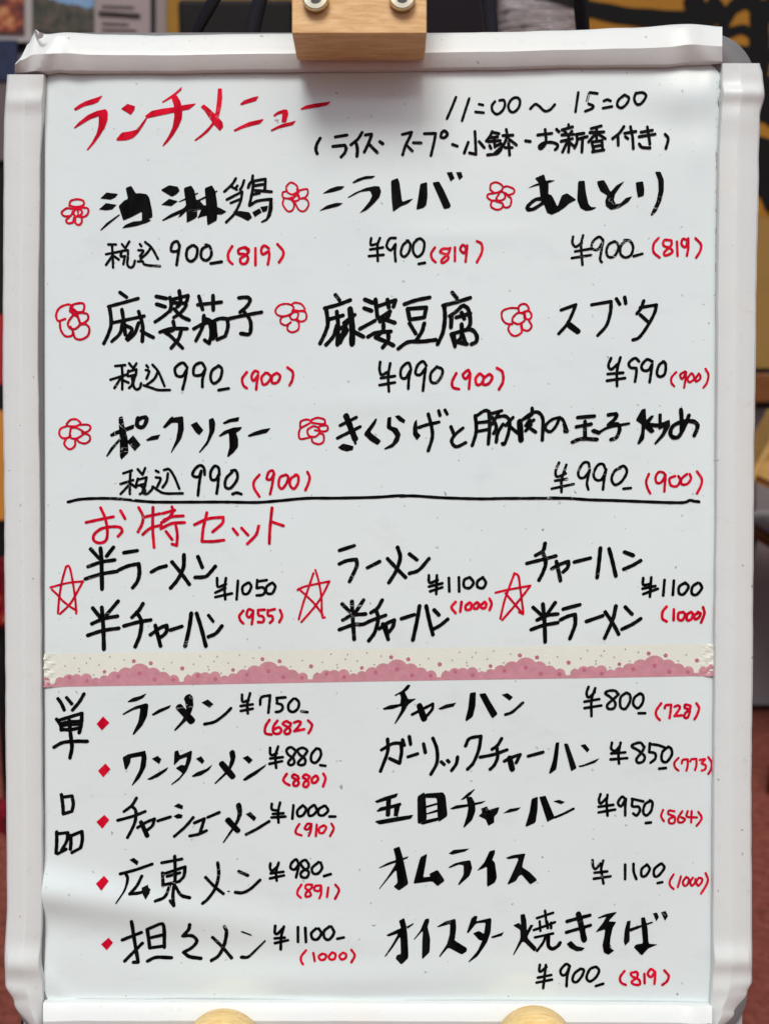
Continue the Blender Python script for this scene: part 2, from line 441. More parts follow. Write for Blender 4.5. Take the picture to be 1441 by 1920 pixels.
# cart with red cloths at the left edge
M_CHROME = plain('chrome_bar', (.62, .63, .65), .18, .1, 40, metal=1)
k = NB('red_printed_cloth', .85, .2)
k.col(k.ramp(k.noise(26, 4, .6), [(.36, (.012, .002, .004)), (.5, (.16, .004, .012)), (.62, (.34, .012, .02)), (.70, (.30, .16, .06))])); M_REDCL = k.m
rk = empty('garment_rack', Matrix.Translation((W(-60, 1500, 1.2).x, 1.2, 0)), category='rack',
           label='black rack with chrome rails at the left edge behind the board')
zt = W(0, 960, 1.2).z
for sx_ in (-.22, .055):
    from_bm('post', tube_bm([(sx_, .06, .002), (sx_, .06, zt)], .011, 12), M_TUBE, rk, True)
for py in (980, 1190, 1430):
    zz = W(0, py, 1.2).z
    from_bm('rail', tube_bm([(-.22, -.01, zz), (.06, -.01, zz)], .006, 12), M_CHROME, rk, True)
for nm, lab, (y0, y1), yy in (('hanging_cloth', 'dark red cloth hung over the middle rail of the black rack', (1045, 1175), 1.235),
                         ('hanging_cloth', 'red and gold patterned cloth bundled below the lowest rail of the rack', (1500, 1900), 1.235)):
    lo, hi = W(-170, y1, yy), W(14, y0, yy)
    vs = []; NX, NZ = 40, 16
    for j in range(NZ + 1):
        for i in range(NX + 1):
            x = lo.x + (hi.x - lo.x) * i / NX; z_ = lo.z + (hi.z - lo.z) * j / NZ
            vs.append((x, yy + .012 * math.sin(i * .9 + .4 * math.sin(j * .5)), z_ + .004 * math.sin(i * .5)))
    fs = [(j * (NX + 1) + i, j * (NX + 1) + i + 1, (j + 1) * (NX + 1) + i + 1, (j + 1) * (NX + 1) + i) for j in range(NZ) for i in range(NX)]
    oc = mesh(nm, vs, fs, M_REDCL, smooth=True, label=lab, category='cloth')
    md = oc.modifiers.new('thick', 'SOLIDIFY'); md.thickness = .003
ob = sheet('orange_poster', rectW(-200, 770, 16, 975, 1.9), plain('orange_paper', (.50, .20, .02), .7, .15, 10), None, .004,
           label='orange sheet low on the left behind the board', category='poster')
rp = sheet('red_poster', rectW(-200, 590, 14, 720, 1.95), plain('red_paper', (.33, .006, .012), .7, .15, 10), None, .004,
           label='red sheet above the orange one at the left edge', category='poster')

# ================================================================== EASEL
ea = empty('display_easel', Matrix.Translation((0, .05, 0)), category='easel',
           label='black tubular easel with wooden top clip and round pegs holding the menu board')
bpy.context.view_layer.update()
EL = ea.matrix_world.inverted() @ BOARD          # board-local -> easel-local
def eb(p): return EL @ Vector(p)
def on_board(x_px, y_px, wv): return eb(P(x_px, y_px, wv))
TW = -.030
def ground_hit(p, q):
    t = (0.004 - p.z) / (q.z - p.z); return p + (q - p) * t
for (xa, ya), (xb, yb_) in (((487, 0), (473, 62)), ((914, 0), (920, 62))):
    p0, p1 = on_board(xa, ya, TW), on_board(xb, yb_, TW)
    top = p0 + (p0 - p1) * 5.0; gb = ground_hit(p0, p1)
    lg = from_bm('leg', tube_bm([top, gb], .0046, 16), M_TUBE, ea, True)
    from_bm('rubber_foot', tube_bm([gb + (top - gb).normalized() * .02, gb], .0075, 16), M_TUBE, lg, True)
inv_ea = ea.matrix_world.inverted()
for (xa, ya, xb, yb_), gx, tx in (((400, 0, 365, 65), -.30, 0), ((1088, 0, 1092, 55), .33, 0)):
    p0 = inv_ea @ W(xa, ya, .20); p1 = inv_ea @ W(xb, yb_, .215)
    top = p0 + (p0 - p1) * 2.2
    gnd = Vector((gx, .55, .004))
    lg = from_bm('leg', tube_bm([top, p0 + (p1 - p0) * 7, gnd], .0062, 16), M_TUBE, ea, True)
    from_bm('rubber_foot', tube_bm([gnd + Vector((0, 0, .02)), gnd], .009, 16), M_TUBE, lg, True)
from_bm('crossbar', tube_bm([on_board(520, -250, TW), on_board(880, -250, TW)], .0046, 14), M_TUBE, ea, True)
from_bm('spreader_bar', tube_bm([on_board(130, 1500, TW - .004), on_board(1010, 1500, TW - .004)], .0046, 14), M_TUBE, ea, True)
from_bm('spine', tube_bm([on_board(700, -260, TW + .006), on_board(700, 60, TW + .006)], .006, 14), M_TUBE, ea, True)
# wooden clip: a bevelled beech block hooked over the top rail
XL, XR = -161 * S, 73.5 * S
bm = box_bm((XL, -.0450, 898 * S * .927), (XR, -.0105, 1130 * S), .0009, 3)
bmesh.ops.transform(bm, matrix=EL, verts=bm.verts[:])
blk = from_bm('wooden_clip', bm, M_BEECH, ea)
bm = box_bm((XL + .004, -.0104, 925 * S), (XR - .004, .028, 1125 * S), .001)
bmesh.ops.transform(bm, matrix=EL, verts=bm.verts[:]); from_bm('clip_back', bm, M_BEECH, ea)
for cx_, cy_ in ((591.5, -2), (753.5, -3)):
    c_ = P(cx_, cy_, .047)
    pr = [(.0001, .0012), (.0068, .0012), (.0072, .0004), (.0072, -.0040), (.0066, -.0048), (.0042, -.0050), (.0038, -.0046), (.0036, -.0026), (.0001, -.0026)]
    bm = lathe_bm(pr, 36); bmesh.ops.transform(bm, matrix=EL @ Matrix.Translation((c_.x, -.0455, c_.z)), verts=bm.verts[:])
    so = from_bm('screw', bm, M_STEEL, blk, True)
    md = so.modifiers.new('edge', 'EDGE_SPLIT'); md.split_angle = R(40)
    bm = lathe_bm([(.0001, 0), (.0034, 0), (.0034, -.0001), (.0001, -.0001)], 6)
    bmesh.ops.transform(bm, matrix=EL @ Matrix.Translation((c_.x, -.04825, c_.z)), verts=bm.verts[:]); from_bm('socket', bm, M_HOLE, blk)
# round pegs under the bottom rail
for cx_, cy_, r_ in ((418, 1972, .0232), (1002, 1966, .0232)):
    c_ = P(cx_, cy_, .016)
    pr = [(.0001, -.0105), (r_ - .001, -.0105), (r_, -.0120), (r_, -.030), (r_ - .0015, -.034), (r_ - .005, -.037), (r_ - .011, -.0385), (.0001, -.039)]
    bm = lathe_bm(pr, 64); bmesh.ops.transform(bm, matrix=EL @ Matrix.Translation((c_.x, 0, c_.z)), verts=bm.verts[:])
    po = from_bm('peg', bm, M_PEG, ea, True)
    bm = tube_bm([(c_.x, -.0106, c_.z - .012), (c_.x, .030, c_.z - .012)], .009, 20)
    bmesh.ops.transform(bm, matrix=EL, verts=bm.verts[:]); from_bm('peg_shaft', bm, M_PEG, po, True)

# ================================================================== MENU BOARD
mb = empty('menu_board', BOARD, category='menu board',
           label='white taped menu board covered in handwritten black and red writing, held on the easel')
# --- the film: slightly buckled at its corners
def H(x, y):
    h = .0045 * gs(y, 1672 + (x - 90) * .16, 36) * math.exp(-max(0, x - 90) / 300)
    h -= .0013 * gs(y, 1745 + (x - 90) * .15, 38) * math.exp(-max(0, x - 90) / 420)
    h += .0020 * gs(y, 1835, 34) * gs(x, 640, 260)
    h += .0026 * gs(x, 1292, 55) * gs(y, 178, 42)
    h -= .0008 * gs(x, 1240, 70) * gs(y, 230, 36)
    h += .0012 * gs(x, 1330, 16) * gs(y, 165, 45) + .0009 * gs(x, 1312, 26) * gs(y, 285, 46)
    h += .0011 * gs(x, 100, 16) * gs(y, 1850, 60) + .0012 * gs(x - y + 1768, 20, 26) * gs(x, 110, 40)
    h += .0005 * gs(y, 440, 22) * gs(x, 860, 120) + .0004 * gs(y, 755, 26) * gs(x, 700, 150)
    h += .0009 * noise.noise((x / 260, y / 300, 1.7)) + .00018 * noise.noise((x / 90, y / 110, 5.1))
    return max(h, -.0016)
X0, X1, Y0, Y1 = 55, 1365, 105, 1905
NX, NY = 190, 260; vs = []
for j in range(NY + 1):
    for i in range(NX + 1):
        x = X0 + (X1 - X0) * i / NX; y = Y0 + (Y1 - Y0) * j / NY
        vs.append(P(x, y, 0) + Vector((0, -H(x, y), 0)))
fs = [(j * (NX + 1) + i, (j + 1) * (NX + 1) + i, (j + 1) * (NX + 1) + i + 1, j * (NX + 1) + i + 1) for j in range(NY) for i in range(NX)]
ws_ = mesh('writing_surface', vs, fs, M_FILM, mb, smooth=True)
from_bm('back_panel', box_bm((P(40, 0).x, .004, P(0, 1930).z), (P(1395, 0).x, .0098, P(0, 90).z)), M_BACK, mb)
# --- grey frame under the tape: one ring, rounded corners
def ring(inset, wv, n=10):
    f = (D - max(wv, 0)) / D
    l, r, t, b = 24 + inset, 1417 - inset, 58 + inset, 1955 - inset
    rad = max(92 - inset, 46); out = []
    for cx_, cy_, a0 in ((r - rad, t + rad, 0), (l + rad, t + rad, 90), (l + rad, b - rad, 180), (r - rad, b - rad, 270)):
        for q in range(n + 1):
            a = R(a0 + 90 * q / n); x = cx_ + rad * math.cos(a); y = cy_ - rad * math.sin(a)
            x += (x - 60) / 1360 * (-.0085) * max(0, y - 150) if x > 700 else 0     # the right rail leans in a little
            out.append(P(x, y, max(wv, .0012))); out[-1].y = -wv
    return out
prof = [(58, -.001), (58, .0014), (55, .0022), (36, .0036), (24, .0036), (8, .0015), (1, .0002), (0, -.001), (0, -.010), (12, -.011)]
rs = [ring(*p) for p in prof]; n_ = len(rs[0]); vs = [v for r in rs for v in r]; fs = []
for a_ in range(len(rs) - 1):
    for q in range(n_): fs.append((a_ * n_ + q, a_ * n_ + (q + 1) % n_, (a_ + 1) * n_ + (q + 1) % n_, (a_ + 1) * n_ + q))
fr = mesh('frame', vs, fs, M_GREY, mb, smooth=True)
md = fr.modifiers.new('edge', 'EDGE_SPLIT'); md.split_angle = R(35)
# --- strips of white tape along the four rails
PROF = [(0, .0003, 1), (0, .0022, 1), (.006, .0036, 1), (.02, .0042, 0), (.10, .0051, 0), (.3, .0069, 0), (.45, .0081, 0), (.49, .0079, 0), (.60, .0068, 0), (.75, .0053, 0), (.88, .0040, 0), (.96, .0028, 0), (1.0, .0008, 0), (1.0, -.004, 0), (.985, -.0106, 0)]
def strip(name, horiz, s0, s1, inner, outer, bulge, cut=None, seed=0, lift=0):
    n = int(abs(s1 - s0) / 3.5); vs = []; m_ = len(PROF)
    for i in range(n + 1):
        s = s0 + (s1 - s0) * i / n
        a, b = lerp_tab(inner, s), lerp_tab(outer, s)
        a += .9 * noise.noise((s / 60, seed, 0)); b += .8 * noise.noise((s / 45, seed, 9))
        for t, wv, wall in PROF:
            c_ = a + (b - a) * t
            s2 = s
            if cut: s2 = cut(s, t)
            x, y = (s2, c_) if horiz else (c_, s2)
            q = P(x, y, .0042 if t <= .02 else max(wv, .0008))
            front = max(0.0, min(1.0, wv / .0042))
            hgt = wv + lift + front * (.00007 * noise.noise((x / 60, y / 60, seed)) + .00003 * noise.noise((x / 14, y / 14, seed + 3)) + (bulge(s, t) if bulge else 0))
            vs.append((q.x, -hgt, q.z))
    fs = [(i * m_ + j, i * m_ + j + 1, (i + 1) * m_ + j + 1, (i + 1) * m_ + j) for i in range(n) for j in range(m_ - 1)]
    o = mesh(name, vs, fs, M_TAPE, mb, smooth=True)
    bm = bmesh.new(); bm.from_mesh(o.data); bmesh.ops.recalc_face_normals(bm, faces=bm.faces[:]); bm.to_mesh(o.data); bm.free()
    md = o.modifiers.new('thick', 'SOLIDIFY'); md.thickness = .0002; md.offset = -1
    md = o.modifiers.new('edge', 'EDGE_SPLIT'); md.split_angle = R(13)
    return o
strip('tape_strip', False, 118, 1936,
      [(117, 1353), (170, 1352), (250, 1349), (300, 1347), (600, 1345), (900, 1343), (1200, 1340), (1600, 1337), (1800, 1336), (1885, 1332), (1936, 1330)],
      [(117, 1424), (140, 1429), (180, 1432), (222, 1424), (300, 1422), (600, 1417), (900, 1413), (1200, 1411), (1500, 1408), (1700, 1409), (1840, 1409), (1862, 1400), (1900, 1377), (1936, 1350)],
      lambda s, t: .0026 * gs(s, 176, 15) + .0011 * gs(s, 215, 30) * (t < .98) + .0028 * gs(s, 1800, 22) + .0010 * gs(s, 1850, 20), seed=1)
strip('tape_strip', False, 139, 1938,
      [(137, 83), (200, 80), (300, 75), (650, 71), (1000, 75), (1225, 77), (1700, 79), (1800, 76), (1845, 80), (1938, 81)],
      [(115, 14), (250, 7), (700, 5), (1000, 8), (1300, 10), (1700, 13), (1790, 9), (1846, 10), (1880, 26), (1938, 62)],
      lambda s, t: .0014 * gs(s, 190, 16) + .0030 * gs(s, 1806, 24) + .0012 * gs(s, 1860, 14) * t, seed=2)
strip('tape_strip', True, 82, 1334,
      [(80, 1879), (500, 1880), (900, 1882), (1230, 1884), (1334, 1886)], [(80, 1957), (700, 1956), (1334, 1958)],
      lambda s, t: .0010 * gs(s, 90, 30) + .0012 * gs(s, 1300, 24), seed=3, lift=.0003)
def cut_top(s, t):
    if s < 110: return s + (110 - s) * .0 + max(0, t - .45) * max(0, (70 - s)) * .75
    return s
strip('tape_strip', True, 28, 1353,
      [(28, 137), (80, 136), (110, 132), (140, 134), (300, 134), (500, 131), (700, 130), (900, 127), (1100, 123), (1250, 122), (1292, 118), (1353, 117)],
      [(28, 100), (40, 82), (64, 61), (90, 64), (130, 61), (200, 65), (300, 66), (540, 63), (800, 62), (950, 60), (1050, 57), (1180, 52), (1290, 45), (1353, 50)],
      lambda s, t: .0013 * gs(s, 1290, 20) * t + .0010 * gs(s + 60 * t, 1330, 24) + .0014 * gs(s - 40 * t, 70, 16) + .0008 * gs(s + 30 * t, 150, 18), cut_top, seed=4, lift=.00035)
# torn flap at the top left corner
bm = bmesh.new()
fl = [(62, 57, .004), (66, 55, .011), (74, 60, .013), (83, 62, .010), (80, 70, .0095), (70, 74, .0085), (66, 66, .007)]
f_ = [bm.verts.new(P(*p)) for p in fl]; c0 = bm.verts.new(P(72, 65, .0125))
for i in range(len(f_)): bm.faces.new((f_[i], f_[(i + 1) % len(f_)], c0))
bmesh.ops.recalc_face_normals(bm, faces=bm.faces[:])
tf = from_bm('torn_tape_end', bm, M_TAPE, mb); md = tf.modifiers.new('thick', 'SOLIDIFY'); md.thickness = .0004
# --- printed paper tape across the middle
def place(x, y, h): return P(x, y, 0) + Vector((0, -H(x, y) - h, 0))
M_PAPER = plain('cream_paper_tape', (.69, .715, .63), .7, .05, 120, bump=.2)
M_PINK = plain('pink_tape_print', (.52, .235, .28), .7, .28, 200)
M_ROSE = plain('rose_tape_print', (.46, .11, .18), .7, .12, 90)
M_MAUVE = plain('mauve_tape_print', (.34, .26, .27), .7, .1, 90)
def tl(x): return 1226 + (1207 - 1226) * (x - 80) / 1255
def bl(x): return 1288.5 + (1267.5 - 1288.5) * (x - 80) / 1255
vs, fs, ix = [], [], []
def tq(x, v, h):
    y = tl(x) + (bl(x) - tl(x)) * v
    cr_ = .0006 * (gs(x, 84, 22) + gs(x, 1334, 20)) * (1 + noise.noise((x / 8, y / 5, 2))) + .0008 * abs(math.sin(v * 11 + x / 9)) * (gs(x, 80, 20) + .7 * gs(x, 1336, 14))
    return place(x, y, h + cr_)
NXT, NYT = 420, 14
for j in range(NYT + 1):
    for i in range(NXT + 1):
        x = 80 + (1337 - 80) * i / NXT
        vs.append(tq(x + (1.2 * noise.noise((j * .9, 3, 1)) if i in (0, NXT) else 0), j / NYT, .00012))
for j in range(NYT):
    for i in range(NXT):
        fs.append((j * (NXT + 1) + i, (j + 1) * (NXT + 1) + i, (j + 1) * (NXT + 1) + i + 1, j * (NXT + 1) + i + 1)); ix.append(0)
circ = [(0, 21, 15), (-26, 15, 14), (25, 15, 13), (-47, 13, 9), (44, 13, 7), (-66, 10, 5), (64, 10, 4), (-118, 11, 7), (-100, 11, 8), (108, 11, 7), (92, 9, 4), (122, 10, 6), (-82, 8, 3)]
def cloud(x):
    best = 6.0
    for kx in range(-1, 6):
        for dx, r_, y_ in circ:
            c_ = 262 + 241 * kx + dx
            if abs(x - c_) < r_: best = max(best, 5 + y_ + math.sqrt(r_ * r_ - (x - c_) ** 2))
    return best / 62.0
n0 = len(vs); NC = 1300; NV = 5
for i in range(NC + 1):
    x = 81 + (1336 - 81) * i / NC; c_ = cloud(x)
    for j in range(NV): vs.append(tq(x, 1 - c_ * (1 - j / (NV - 1)) - .004, .00018))
for i in range(NC):
    for j in range(NV - 1):
        fs.append((n0 + i * NV + j, n0 + i * NV + j + 1, n0 + (i + 1) * NV + j + 1, n0 + (i + 1) * NV + j)); ix.append(1)
hh = [.00023]
def tpoly(pts, mi):
    n = len(vs)
    for x, y in pts: vs.append(place(x, y, hh[0]))
    fs.append(tuple(range(n, n + len(pts)))[::-1]); ix.append(mi); hh[0] += 4e-7
def blossom(x, y, r_, mi):
    for q in range(5):
        a = R(72 * q - 90); cx_, cy_ = x + r_ * .62 * math.cos(a), y + r_ * .62 * math.sin(a)
        tpoly([(cx_ + r_ * .40 * math.cos(R(60 * u)), cy_ + r_ * .40 * math.sin(R(60 * u))) for u in range(6)], mi)
    tpoly([(x + r_ * .28 * math.cos(R(60 * u)), y + r_ * .28 * math.sin(R(60 * u))) for u in range(6)], 1 if mi == 2 else 2)
for kx in range(-1, 6):
    ox = 241 * kx
    for x, v, r_, mi in ((251, .26, 4.6, 2), (283, .33, 4.6, 2), (196, .57, 4.2, 2), (342, .50, 4.8, 2), (222, .72, 4.2, 2), (262, .63, 4.6, 2), (290, .82, 4.6, 2), (325, .84, 4.2, 2), (371, .73, 4.2, 2), (163, .84, 4.2, 2)):
        xx = x + ox
        if 100 < xx < 1322: blossom(xx, tl(xx) + 62 * v, r_ * .9, mi)
    for x, v in ((188, .36), (218, .48), (234, .22), (305, .50), (324, .32), (352, .70), (168, .16), (150, .55), (363, .38), (404, .30), (378, .14), (392, .46), (205, .12), (176, .66)):
        xx = x + ox + random.uniform(-3, 3)
        if 98 < xx < 1325:
            yy = tl(xx) + 62 * v; tpoly([(xx + 1.5 * math.cos(R(60 * u)), yy + 1.5 * math.sin(R(60 * u))) for u in range(6)], 3)
mesh('printed_tape', vs, fs, [M_PAPER, M_PINK, M_ROSE, M_MAUVE], ws_, idx=ix, smooth=False)

